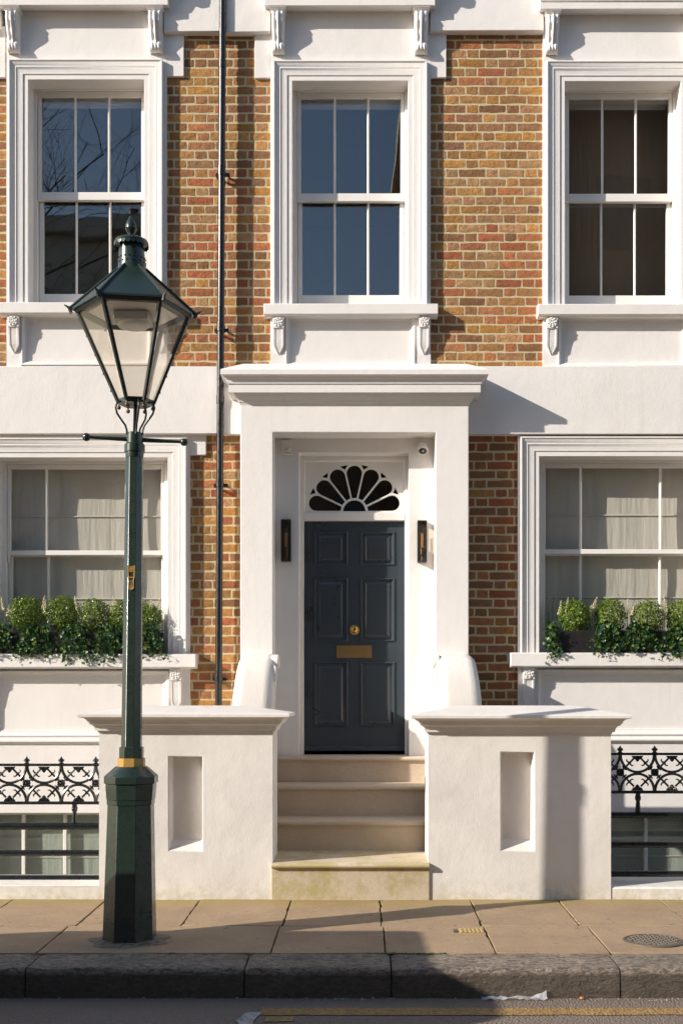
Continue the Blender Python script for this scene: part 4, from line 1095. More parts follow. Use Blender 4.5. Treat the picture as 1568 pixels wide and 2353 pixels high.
railing(-4.2, pl0, X(141.5, YRr), dict(top=1757, bot=1841, rails=[(1889, 1906), (1952, 1966), (2010, 2025)]), [X(172, YRr), X(172, YRr)-1.48], 'ornate black cast iron railing left of the lamp post')
railing(pl1, 4.2, X(1423, YRr), dict(top=1732, bot=1816, rails=[(1865, 1879), (1933, 1947), (2000, 2014)]), [X(1464, YRr), X(1464, YRr)+1.48], 'ornate black cast iron railing at the right edge')

# ------------------------------------------------------------------ lamp post
LY = 6.95; LS = LY/F
LX = lambda y: X(298+(2165-y)*(11.5/1125), LY)            # the post leans a little
LZ = lambda y: Z(y, LY)
z0 = pz(LY)
lamp = thing('lamp_post', (X(298, LY), LY, z0), 'tall dark green octagonal street lamp with a glazed lantern', 'street lamp')
def lax(base): return lambda h: (LX(YV-(base+h-HC)/LS)-X(298, LY), 0)
def oct_part(name, mat, rows, rot=11, n=8, smooth=None, bevel=.003, parent=lamp):
    rot = rot+11
    zb = LZ(rows[0][0]); prof = [(r*LS/math.cos(R(22.5))*.985 if n == 8 else r*LS, LZ(y)-zb) for y, r in rows]
    return MB().lathe((X(298, LY), LY, zb), prof, n, R(rot), lax(zb)).build(name, mat, parent, smooth=smooth, bevel=bevel)
oct_part('base', 'lamp_green', [(2175, 58.5), (2150, 58), (1846, 50.3)])
oct_part('base_collar', 'lamp_green', [(1846.5, 51.8), (1835, 52), (1834, 53), (1826, 53.5), (1808, 55), (1799, 55), (1797.5, 58.6), (1782, 58.6), (1760, 34.5)])
oct_part('gold_band', 'gold_paint', [(1760.5, 30), (1741, 30)], bevel=.002)
oct_part('column', 'lamp_green', [(1741, 26.6), (1716, 26.6), (1715, 22.6), (1051, 18.8)], bevel=.002)
oct_part('neck_ring', 'lamp_green', [(1051.5, 20), (1043, 21), (1040, 21), (1039, 23.3), (1022, 23.3), (1019.5, 21)], n=28, smooth=40, bevel=None)
oct_part('neck', 'lamp_green', [(1019.6, 19), (996, 18.6), (994, 16)], n=28, smooth=40, bevel=None)
zx = LZ(1009.5); lxc = LX(1009); b0 = Vector((X(199, 6.885), 6.885, Z(1004, 6.885))); b1 = Vector((X(423, 7.015), 7.015, Z(1015.5, 7.015)))
cb = MB(); cc = (b0+b1)/2; pts = [b0.lerp(b1, t/12) for t in range(13)]
cb.tube(pts, [.0085, .009, .0105, .012, .013, .0135, .0135, .0135, .013, .012, .0105, .009, .0085], 10); crossbar = cb.build('ladder_bar', 'lamp_green', lamp, smooth=50)
MB().ball(b0, .0245, 16, 10).build('ball_end', 'lamp_green', crossbar, smooth=60); MB().ball(b1, .0235, 16, 10).build('ball_end', 'lamp_green', crossbar, smooth=60)
MB().tube([(LX(995), LY, LZ(995)), (X(312, LY), LY, LZ(918))], .0115, 12).build('gas_pipe', 'lamp_black', lamp, smooth=50)
# lantern in its own slightly tilted frame: maps (x,y,z above lantern foot) to the world
zf0 = LZ(926); tilt = -.028
def LT(x, y, z): return (X(312.5, LY)+x+(z)*tilt, LY+y, zf0+z)
RB, RT, ZE = 38.5*LS*1.02, 127*LS, LZ(714)-zf0
HRt = R(30-2+11)
def hexp(r, z, k, rot=HRt): a = rot+k*math.pi/3; return LT(r*math.sin(a), -r*math.cos(a), z)
lan = MB(); 
for k in range(6): lan.quad(hexp(RB*1.02, -.012, k), hexp(RB*1.02, -.012, k+1), hexp(RB*1.06, .018, k+1), hexp(RB*1.06, .018, k))
lan.add([hexp(RB*1.02, -.012, k) for k in range(6)], [(5,4,3,2,1,0)]); lan.add([hexp(RB*1.0, .012, k) for k in range(6)], [(0,1,2,3,4,5)])
lantern = lan.build('lantern', 'lamp_green', lamp)
for k in range(6):
    MB().tube([hexp(RB, 0, k), hexp(RT, ZE, k)], [.013, .0155], 6).build('lantern_bar', 'lamp_black', lantern, smooth=50)
    MB().tube([hexp(RT*.985, ZE-.012, k), hexp(RT*.985, ZE-.012, k+1)], .021, 6).build('lantern_rail', 'lamp_black', lantern, smooth=50)
    a, b, c, d_ = hexp(RB, .018, k), hexp(RB, .018, k+1), hexp(RT*.985, ZE-.012, k+1), hexp(RT*.985, ZE-.012, k)
    v = [Vector(p) for p in (a, b, c, d_)]; nrm = (v[1]-v[0]).cross(v[3]-v[0]).normalized()*.004
    MB().add([tuple(p) for p in v]+[tuple(p+nrm) for p in v], [(0,1,2,3),(7,6,5,4),(0,4,5,1),(1,5,6,2),(2,6,7,3),(3,7,4,0)]).build('pane', 'lantern_glass', lantern)
    for t in (.12, .3, .5, .7, .88):
        p = Vector(hexp(RB, 0, k)).lerp(Vector(hexp(RT, ZE, k)), t); o_ = Vector((p.x-LT(0,0,0)[0], p.y-LY, 0)).normalized()
        MB().ball(tuple(p+o_*.014), .0055, 6, 4).build('rivet', 'lamp_black', lantern)
# roof, eaves spikes, vent, crown and finial
RE, ZR0, ZR1, RR = 139*LS, ZE, LZ(618)-zf0, 31*LS
for k in range(6):
    m = MB(); o0, o1, i0, i1 = hexp(RE, ZR0, k), hexp(RE, ZR0, k+1), hexp(RR, ZR1, k), hexp(RR, ZR1, k+1)
    m.quad(o0, o1, i1, i0); dn = Vector((0, 0, -.012)); m.quad(o0, o1, tuple(Vector(o1)+dn), tuple(Vector(o0)+dn)); q0, q1 = hexp(RT*.97, ZR0-.010, k), hexp(RT*.97, ZR0-.010, k+1)
    m.quad(tuple(Vector(o0)+dn), tuple(Vector(o1)+dn), q1, q0); m.build('roof_plate', 'lamp_green', lantern)
    MB().tube([hexp(RE*1.01, ZR0, k), hexp(RR, ZR1+.004, k)], [.010, .008], 6).build('roof_rib', 'lamp_green', lantern, smooth=50)
    e = Vector(hexp(RE*1.0, ZR0-.03, k)); u = (Vector(hexp(RE*1.11, ZR0+.016, k)))
    MB().tube([tuple(e), tuple(Vector(hexp(RE*1.035, ZR0+.0, k))), tuple(u)], [.012, .010, .003], 6).build('eaves_spike', 'lamp_green', lantern, smooth=50)
axl = lambda base: (lambda h: ((base+h)*tilt, 0))
def lt_lathe(name, mat, rows, n=28, par=lantern):
    zb = rows[0][0]; c = (X(312.5, LY), LY, zf0+zb)
    return MB().lathe(c, [(r, z-zb) for z, r in rows], n, 0, axl(zb)).build(name, mat, par, smooth=45)
zy = lambda y: LZ(y)-zf0
vent = lt_lathe('vent', 'lamp_green', [(zy(624), 33*LS), (zy(618), 32*LS), (zy(575), 28.5*LS), (zy(566), 28*LS)])
m = MB()
for row, zz_ in enumerate((zy(596), zy(606))):
    for i in range(18):
        a = 2*math.pi*(i+.5*row)/18; r = 30.6*LS+(.3*LS if row else 0); m.ball(LT(r*math.sin(a), -r*math.cos(a), zz_), .0055, 6, 4)
m.build('vent_holes', 'lens_black', vent)
crown = lt_lathe('crown', 'lamp_green', [(zy(563), 37.5*LS), (zy(558), 39*LS), (zy(553), 36*LS), (zy(549), 28*LS), (zy(546), 14*LS), (zy(545), 8*LS)], 36)
m = MB()
for i in range(22):
    a = 2*math.pi*i/22; w = 2*math.pi/22*.46; r = 38.8*LS; zz_ = zy(561)
    P = [(-w, 0), (w, 0), (w, -.010), (w*.6, -.018), (0, -.021), (-w*.6, -.018), (-w, -.010)]
    m.add([LT((r+.002)*math.sin(a+q), -(r+.002)*math.cos(a+q), zz_+h_) for q, h_ in P], [tuple(range(7))]); m.add([LT((r-.001)*math.sin(a+q), -(r-.001)*math.cos(a+q), zz_+h_) for q, h_ in P], [tuple(range(6, -1, -1))])
m.build('drip_edge', 'lamp_green', crown, fix=False)
lt_lathe('finial', 'lamp_green', [(zy(547), 9*LS), (zy(543), 6*LS), (zy(538), 6*LS), (zy(535), 9*LS), (zy(528), 12.5*LS), (zy(526), 13.5*LS), (zy(525), 12.5*LS), (zy(518), 12.6*LS), (zy(511), 9.5*LS), (zy(503), 5*LS), (zy(497), 3*LS), (zy(495), .5*LS)], 20)
# lamp gear under the roof
m = MB(); m.lathe(LT(0, 0, ZE-.02), [(RT*.80, 0), (RT*.80, .006)], 6, HRt); m.build('reflector_plate', 'white_plastic', lantern)
m = MB(); x_, y_, z_ = LT(0, 0, ZE-.022); m.box(x_-.105, x_+.105, y_-.09, y_+.09, z_-.055, z_); m.build('gear_housing', 'metal_grey', lantern, bevel=.01)
m = MB(); m.lathe((x_, y_, z_-.115), [(.070, .036), (.084, .040), (.090, .048), (.092, .062)], 24); m.build('diffuser_bowl', 'white_plastic', lantern, smooth=50)
# scrolled stays and ball drops
for k, ang in enumerate((-62, 20, 75, 160)):
    a = R(ang); pts = []
    for r, y in ((19, 1000), (19, 990), (23, 979), (33, 967), (43, 954), (47, 941), (44, 931), (36, 925.5), (30, 927)):
        pts.append((LX(1000)+(X(312.5, LY)-LX(1000))*(1000-y)/75+r*LS*math.sin(a), LY-r*LS*math.cos(a), LZ(y)))
    MB().tube(pts, [.007, .0065, .006, .006, .006, .006, .006, .0055, .004], 8).build('scroll_stay', 'lamp_black', lamp, smooth=50)
for k in range(6):
    p = hexp(RB*.98, -.030, k); MB().ball(p, .0125, 12, 8).build('ball_drop', 'rust_ball', lantern, smooth=60)
    MB().tube([hexp(RB*.98, -.022, k), hexp(RB*.98, 0, k)], .005, 6).build('drop_stem', 'lamp_black', lantern)
# number plate on the facet facing the camera: 8 over 10
nf = R(22+22.5-45); yq = 1331; zq = LZ(yq); rad = 20.7*LS*.985+.0015
nx_, ny_ = math.sin(nf), -math.cos(nf)
npl = bpy.data.objects.new('plate_pivot', None)
def plate(name, fn, mat, parent):
    o = fn(); return o
def on_facet(o):                                           # turn a plate built facing -y so that it lies on the facet
    off = wloc(o.parent); c = Vector((LX(yq), LY, zq)); M = Matrix.Rotation(nf, 3, 'Z')
    for v in o.data.vertices:
        w = v.co+off; w = M @ (w-Vector((0, -rad, 0)))+c+Vector((nx_*rad, ny_*rad, 0)) if False else (M @ Vector((w.x, w.y, w.z)))+c
        v.co = w-off
    o.data.update(); return o
rr = -rad
def zr(y): return (yq-y)*LS
nb = MB(); nb.box(-.0185, .0185, rr-.004, rr+.004, zr(1327), zr(1301)); nb.lathe_y((0, rr+.003, zr(1348)), [(.0135, 0), (.0135, .007)], 20); nb.box(-.0135, .0135, rr-.004, rr+.004, zr(1348), zr(1327))
num = on_facet(nb.build('number_plate', 'lock_black', lamp))
fr = MB()
for x in (-.0175, .0175): fr.box(x-.0035, x+.0035, rr-.009, rr, zr(1328), zr(1301))
fr.box(-.019, .019, rr-.008, rr, zr(1329.5), zr(1327)); arc = [(.0135*math.cos(R(a)), rr-.006, zr(1351)+.0135*math.sin(R(a))) for a in range(180, 361, 20)]
fr.tube([(-.0175, rr-.006, zr(1329)), (-.0135, rr-.006, zr(1335))]+arc+[(.0135, rr-.006, zr(1335)), (.0175, rr-.006, zr(1329))], .0028, 6)
fr.tube([(.0105*math.cos(R(a)), rr-.006, zr(1338.5)+.0075*math.sin(R(a))) for a in range(0, 181, 30)], .0018, 5)
on_facet(fr.build('plate_frame', 'gold_paint', num, smooth=40))
on_facet(text_mesh('digit_eight', '8', .046, (0, rr-.006, zr(1310.5)), 'gold_paint', num))
on_facet(text_mesh('digit_one', '1', .030, (0, rr-.006, zr(1342)), 'gold_paint', num)); on_facet(text_mesh('digit_zero', '0', .030, (0, rr-.006, zr(1351)), 'gold_paint', num))
# mortar haunching round the foot
m = MB(); n = 26; ring_o = [(X(298, LY)+(.235+.03*math.sin(i*1.7)+.02*math.sin(i*3.1))*math.sin(2*math.pi*i/n), LY-(.205+.03*math.sin(i*1.3+2))*math.cos(2*math.pi*i/n)) for i in range(n)]
ring_o = [(x, min(max(y, YK1+.03), 7.3)) for x, y in ring_o]
ring_i = [(X(298, LY)+.15*math.sin(2*math.pi*i/n), LY-.15*math.cos(2*math.pi*i/n)) for i in range(n)]
V = [(x, y, pz(y)+.001) for x, y in ring_o]+[(x, y, pz(y)+.016) for x, y in ring_i]
m.add(V, [(i, (i+1) % n, n+(i+1) % n, n+i) for i in range(n)]); m.add([(x, y, pz(y)+.016) for x, y in ring_i], [tuple(range(n))])
m.build('foot_mortar', 'granite', lamp, smooth=40)

# ------------------------------------------------------------------ downpipe
YPi = 9.418; pr_ = .028
dp = thing('downpipe', (X(509, YPi), YPi, Z(1645, YPi)), 'black rainwater downpipe running down the brick wall beside the portico', 'downpipe')
def dpx(y): return X(511.5-(y-0)*(9.5/1613), YPi)
joints = [-140, 148, 392, 750, 918, 1108, 1557, 1650]
for a, b in zip(joints, joints[1:]):
    MB().tube([(dpx(a), YPi, Z(a, YPi)), (dpx(b), YPi, Z(b, YPi))], pr_, 20).build('pipe_section', 'pipe_black', dp, smooth=50)
for y in joints[1:-1]:
    MB().tube([(dpx(y-8), YPi, Z(y-9, YPi)), (dpx(y+8), YPi, Z(y+9, YPi))], pr_+.0035, 20).build('socket', 'pipe_black', dp, smooth=50)
for y in (399, 757, 1114, 1560):
    m = MB(); x, z = dpx(y), Z(y, YPi)
    m.tube([(x, YPi, z-.016), (x, YPi, z+.016)], pr_+.006, 20); m.box(x-.048, x-.028, YPi+.012, YPi+.030, z-.012, z+.012); m.box(x+.028, x+.062, YPi+.012, YPi+.030, z-.012, z+.012)
    m.lathe_y((x+.052, YPi+.012, z), [(.006, 0), (.005, .006)], 10); m.box(x-.05, x-.036, YPi+.02, YB, z-.007, z+.007); m.box(x+.046, x+.06, YPi+.02, YB, z-.007, z+.007)
    m.build('clamp', 'pipe_black', dp, smooth=40)

# ------------------------------------------------------------------ porch fittings
def sconce(x0, x1, y0, y1, label):
    Yf, Yb_ = 9.425, YW; a, b, c, d = X(x0, Yf), X(x1, Yf), Z(y1, Yf), Z(y0, Yf); xc = (a+b)/2
    t = thing('wall_light', (xc, Yb_, c), label, 'wall light', 'wall lights flanking the door'); e = .006
    MB().box(a+.004, b-.004, Yb_-.010, Yb_, c+.004, d-.004).build('back_plate', 'lock_black', t)
    m = MB(); m.box(a, b, Yf, Yb_-.002, c, c+.008); m.box(a, b, Yf, Yb_-.002, d-.008, d)
    for x in (a, b-e):
        for y in (Yf, Yb_-.008): m.box(x, x+e, y, y+e, c+.008, d-.008)
    m.build('cage', 'lock_black', t)
    MB().box(a+.0015, a+.004, Yf+e, Yb_-.01, c+.008, d-.008).build('glass_side', 'bulb_glass', t); MB().box(b-.004, b-.0015, Yf+e, Yb_-.01, c+.008, d-.008).build('glass_side', 'bulb_glass', t)
    MB().box(a+e, b-e, Yf+.001, Yf+.0035, c+.008, d-.008).build('glass_front', 'bulb_glass', t)
    ym = (Yf+Yb_)/2; H = d-c
    MB().lathe((xc, ym, c+.008), [(.012, 0), (.010, .02), (.007, .04), (.014, .045), (.016, .10), (.013, .105)], 14).build('lamp_holder', 'socket', t, smooth=40)
    MB().lathe((xc, ym, c+.112), [(.012, 0), (.014, .008), (.0145, H*.40), (.012, H*.44), (.004, H*.46)], 14).build('bulb', 'bulb_glass', t, smooth=50)
    MB().tube([(xc-.004, ym, c+.118), (xc-.005, ym, c+.112+H*.36), (xc+.005, ym, c+.112+H*.36), (xc+.004, ym, c+.118)], .0022, 6).build('filament', 'filament', t)
sconce(645, 667.3, 1192.6, 1289, 'slim black box wall light on the shaded left side of the door')
sconce(958.6, 980, 1195, 1290.4, 'slim black box wall light on the sunlit right side of the door')
a, b, c, d = X(647.4, 9.475), X(669, 9.475), Z(1044, 9.475), Z(1010.6, 9.475)
sn = thing('motion_sensor', ((a+b)/2, YW, c), 'small white motion sensor under the porch ceiling on the left', 'sensor')
MB().box(a, b, 9.47, YW, c, d).build('housing', 'white_plastic', sn, bevel=.004); MB().ball(((a+b)/2+.004, 9.468, c+.040), .026, 18, 10, .8, .7).build('hood', 'white_plastic', sn, smooth=60); MB().ball(((a+b)/2+.004, 9.458, c+.033), .021, 18, 10, .75, .8).build('lens', 'metal_grey', sn, smooth=60)
cx_, cz_ = X(970.4, 9.43), Z(1031, 9.43)
cm = thing('security_camera', (cx_, YW, cz_), 'small white dome security camera high on the porch wall, right of the fanlight', 'camera')
m = MB().lathe_y((0, 0, 0), [(.030, -.045), (.038, -.035), (.041, -.01), (.041, .022), (.038, .026), (.034, .027), (.033, .022)], 28)
def tiltcam(m, name, mat):
    Mx = Matrix.Rotation(R(52), 3, 'X') @ Matrix.Rotation(0, 3, 'Z'); m.v = [tuple(Mx @ Vector(p)+Vector((cx_, 9.432, cz_))) for p in m.v]; return m.build(name, mat, cm, smooth=40)
tiltcam(m, 'body', 'white_plastic'); tiltcam(MB().lathe_y((0, 0, 0), [(.0335, .018), (.0335, .0235), (.012, .025), (.012, .022)], 28), 'face', 'lens_black'); tiltcam(MB().lathe_y((0, 0, 0), [(.008, .022), (.007, .028), (.003, .029)], 14), 'lens', 'metal_grey')
MB().lathe_y((cx_+.004, YW, cz_-.002), [(.034, 0), (.033, .006), (.014, .009), (.013, .04)], 24).build('mount', 'white_plastic', cm, smooth=40)

# ------------------------------------------------------------------ window boxes and plants
def lobes():
    P = [(0, 0), (.30, -.12), (.52, .02), (.34, .22), (.62, .46), (.30, .50), (.16, .62), (0, 1.0), (-.16, .62), (-.30, .50), (-.62, .46), (-.34, .22), (-.52, .02), (-.30, -.12)]
    vs = [(x, y, -.10*abs(x)-.10*y*y) for x, y in P]+[(0, .35, .05)]; k = len(P)
    return vs, [(i, (i+1) % k, k) for i in range(k)]
lv_, lf_ = lobes()
IVY = []
for s in range(3):
    me = bpy.data.meshes.new('ivy_leaf'); me.from_pydata([(x*(1+.1*s), y, z*(1+s*.6)) for x, y, z in lv_], [], lf_); me.materials.append(MATS['ivy_leaf']); me.shade_smooth(); IVY.append(me)
def window_box(label, side, xs0, xs1, zs, balls, gaps, spikes, ivy, tag_):
    Yf, Yk = 9.40, 9.585
    bx = thing('window_box', ((xs0+xs1)/2, 9.49, zs), label, 'planter', 'black window boxes on the ground floor sills')
    zt = zs+.170; m = MB(); w = .012
    m.box(xs0, xs1, Yf, Yf+w, zs, zt); m.box(xs0, xs1, Yk-w, Yk, zs, zt); m.box(xs0, xs0+w, Yf+w, Yk-w, zs, zt); m.box(xs1-w, xs1, Yf+w, Yk-w, zs, zt); m.build('trough', 'box_black', bx, bevel=.003)
    MB().box(xs0+w, xs1-w, Yf+w, Yk-w, zs+.01, zt-.015).build('soil', 'soil', bx)
    for i, (x, z, r) in enumerate(balls):
        r *= 1.15; z -= .008
        nm = ['leftmost', 'second from left', 'third from left', 'fourth from left', 'rightmost'][i if i < len(balls)-1 else (4 if tag_ == 'left' else 3)]
        t = thing('box_ball', (x, 9.49, zt-.02), 'clipped box ball, %s in the %s window box' % (nm, tag_), 'shrub', 'clipped box balls in the window boxes')
        MB().tube([(x, 9.49, zt-.03), (x, 9.49, z)], .006, 6).build('stem', 'bark', t)
        vs, fs = [], []; c = Vector((x, 9.49, z)); rnd = random.Random(i*17+len(side))
        for q in range(3000):
            d = Vector((rnd.gauss(0, 1), rnd.gauss(0, 1), rnd.gauss(0, 1))).normalized()
            lump = 1+.20*mnoise.noise(d*1.9+Vector((i*5.3+len(side), 0, 0)))+.09*mnoise.noise(d*6+Vector((0, i*3., 0)))
            rr2 = r*lump*(rnd.uniform(.78, 1.03) if rnd.random() < .85 else rnd.uniform(.45, .8))
            if rnd.random() < .07: rr2 *= rnd.uniform(1.05, 1.16)
            p = c+d*rr2; p.z = c.z-.008+(p.z-c.z)*(1.02 if p.z > c.z else 1.18)
            if p.y > 9.615: p.y = 9.615-rnd.random()*.01
            nrm = (d+Vector((rnd.gauss(0, .55), rnd.gauss(0, .55), rnd.gauss(0, .55)+.25))).normalized(); tt = nrm.orthogonal().normalized(); tt.rotate(Matrix.Rotation(rnd.uniform(0, 6.3), 3, nrm)); bb = nrm.cross(tt)
            s = rnd.uniform(.006, .0118); k = len(vs)
            vs += [tuple(p-tt*s), tuple(p+bb*s*.55+nrm*s*.15), tuple(p+tt*s), tuple(p-bb*s*.55+nrm*s*.15)]; fs.append((k, k+1, k+2, k+3))
        mm = MB(); mm.v, mm.f = vs, fs; o = mm.build('foliage', 'box_leaf', t, fix=False); o['kind'] = 'stuff'
    for i, (x, zb, h, lean, grey) in enumerate(spikes):
        place = 'in the %s window box' % tag_
        t = thing('flower_spike', (x, 9.47, zt-.02), 'slender cream flower spike %s %s' % (gaps[i], place) if not grey else ('shorter' if h < .125 else 'taller')+' faded grey flower spike at the end of the '+tag_+' window box', 'flower', 'flower spikes in the %s window box' % tag_ if not grey else 'faded spikes in the '+tag_+' window box')
        y = 9.43+random.uniform(-.02, .03) if not grey else 9.57
        top = Vector((x+lean*h, y, zb+h)); bot = Vector((x, 9.47, zt-.02)); mid = Vector((x, y, zb))
        MB().tube([tuple(bot), tuple(mid), tuple(top)], [.003, .0028, .0015], 5).build('stem', 'stem_green', t)
        m = MB(); nfl = 46
        for q in range(nfl):
            f = q/nfl; c = mid.lerp(top, f); a = q*2.4; rr2 = (.0098*(1-f*.75)+.001)*random.uniform(.6, 1.25); c = c+Vector((.006*math.sin(f*3+x*40), 0, 0))
            if random.random() < .12: continue
            m.ball((c.x+rr2*math.cos(a), c.y+rr2*math.sin(a), c.z), .0045*(1-f*.5)*random.uniform(.7, 1.2), 5, 4, 1.2)
        m.build('flower_head', 'petal_grey' if grey else 'petal', t)
    for i, (x, wid, drop, n) in enumerate(ivy):
        end = {0: 'leftmost', len(ivy)-1: 'rightmost'}.get(i)
        nm = end+' plant' if end else '%s from the left' % ['', 'second', 'third', 'fourth', 'fifth', 'sixth'][i]
        t = thing('ivy_plant', (x, 9.42, zt-.02), 'trailing dark green ivy, %s in the %s window box' % (nm, tag_), 'ivy', 'ivy trailing from the window boxes')
        vines = MB(); rnd = random.Random(i*31+7+len(side)); cnt = 0; nv = int(n/11*2.1)
        for v in range(nv):
            u = rnd.uniform(-1, 1); L = drop*rnd.uniform(.45, 1.08); pts = []
            xe = x+u*wid
            for q in range(9):
                f = q/8
                yy = 9.43-.06*min(1, f*3.0)-rnd.uniform(0, .012)
                zz_ = zt+.060*math.sin(min(1, f*2.2)*math.pi)*rnd.uniform(.2, 1.5)-L*max(0, f-.12)/.88
                if zz_ < zs+.01: yy = min(yy, 9.364)
                pts.append(Vector((x+(xe-x)*(.35+.65*f)+rnd.gauss(0, .006), yy, zz_)))
            vines.tube([tuple(p) for p in pts], .0016, 4)
            for q in range(11):
                f = min(.999, (q+rnd.random())/11); s_ = f*8; j = int(s_); p = pts[j].lerp(pts[j+1], s_-j)
                o = bpy.data.objects.new('leaf', rnd.choice(IVY)); COL.objects.link(o); o.parent = t
                sc_ = rnd.uniform(.024, .043)*(1-.35*f)
                o.location = p+Vector((rnd.gauss(0, .018), -abs(rnd.gauss(0, .016)), rnd.gauss(0, .014)))-wloc(t)
                o.scale = (sc_, sc_, sc_)
                o.rotation_euler = (R(90+rnd.gauss(-28, 26)), rnd.gauss(0, .45), R(0)+rnd.gauss(0, .7)) if False else (R(rnd.gauss(62, 26)), rnd.gauss(0, .35), R(180)+rnd.gauss(0, .75))
                o.rotation_euler = (R(-90+rnd.gauss(30, 24)), rnd.gauss(0, .4), rnd.gauss(0, .6))
                cnt += 1
        o = vines.build('vine', 'stem_green', t); o['kind'] = 'stuff'
zsR = Z(1498.5, 9.38)+.003; zsL = zsR-.010
YQ = 9.49; bX = lambda x: X(x, YQ); bZ = lambda y: Z(y, YQ)
window_box('long black window box planted with box balls and ivy, right of the door', 'R', X(1271, 9.40), X(1604, 9.40), zsR,
    [(bX(1320), bZ(1409), .108), (bX(1401), bZ(1408), .113), (bX(1485), bZ(1412), .116), (bX(1566), bZ(1411), .116)],
    ['at the left end, upright,', 'leaning against the leftmost ball', 'tallest between the first and second balls', 'upright beside the second ball', 'lowest between the first and second balls', 'upright between the second and third balls', 'leaning between the second and third balls', 'tall between the third and fourth balls', 'short between the third and fourth balls'],
    [(bX(1281), bZ(1412), .115, .10, 0), (bX(1294), bZ(1410), .13, .25, 0), (bX(1357), bZ(1412), .135, .22, 0), (bX(1363), bZ(1404), .115, .1, 0), (bX(1352), bZ(1418), .10, .1, 0), (bX(1438), bZ(1410), .12, .05, 0), (bX(1447), bZ(1414), .10, .2, 0), (bX(1522), bZ(1406), .14, 0, 0), (bX(1519), bZ(1420), .10, 0, 0),
     (bX(1262), bZ(1412), .12, .05, 1), (bX(1272), bZ(1404), .13, .05, 1)],
    [(bX(1264), .065, .235, 88), (bX(1385), .16, .185, 132), (bX(1462), .17, .19, 132), (bX(1548), .17, .225, 132)], 'right')
window_box('long black window box overflowing with ivy and box balls behind the lamp post', 'LL', X(-2, 9.40), X(366, 9.40), zsL,
    [(bX(62), bZ(1403), .118), (bX(145), bZ(1402), .116), (bX(218), bZ(1408), .112), (bX(284), bZ(1410), .110), (bX(340), bZ(1414), .100)],
    ['leaning outwards at the far left end', 'upright at the left end', 'taller between the first and second balls', 'shorter between the first and second balls', 'taller between the second and third balls', 'shorter between the second and third balls', 'leaning less between the third and fourth', 'leaning more between the third and fourth', 'just right of the lamp post', 'upright near the right end', 'leaning out at the far right end'],
    [(bX(14), bZ(1402), .11, -.2, 0), (bX(22), bZ(1416), .10, .05, 0), (bX(104), bZ(1402), .12, .1, 0), (bX(110), bZ(1410), .11, 0, 0), (bX(181), bZ(1404), .12, -.05, 0), (bX(184), bZ(1416), .09, .1, 0), (bX(257), bZ(1410), .12, .05, 0), (bX(264), bZ(1404), .12, .1, 0), (bX(331), bZ(1404), .11, -.05, 0), (bX(349), bZ(1400), .10, 0, 0), (bX(360), bZ(1408), .12, .35, 0)],
    [(bX(10), .12, .19, 110), (bX(90), .17, .22, 143), (bX(172), .17, .24, 143), (bX(262), .17, .25, 143), (bX(345), .16, .20, 143)], 'left')

# ------------------------------------------------------------------ litter in the gutter
m = MB(); n = 16; rnd = random.Random(3); gy0 = 6.262
xs2 = [X(1105, 6.26)+(X(1255, 6.26)-X(1105, 6.26))*i/n for i in range(n+1)]
rows = [[(x, gy0-.03+k*.014, ZR+.004+max(0, .014*rnd.random()+(.03 if i > 13 and k > 2 else 0)*(i-13)/3)) for k in range(5)] for i, x in enumerate(xs2)]
for a, b in zip(rows, rows[1:]):
    for k in range(4): m.quad(a[k], b[k], b[k+1], a[k+1])
tag(m.build('plastic_wrapper', 'plastic_film'), 'crumpled clear plastic wrapper lying in the gutter', 'litter')
m = MB().ball((X(1335, 6.27), 6.268, ZR+.008), .014, 7, 5, .5); tag(m.build('orange_scrap', 'orange_scrap'), 'tiny orange scrap in the gutter at the foot of the kerb', 'litter')

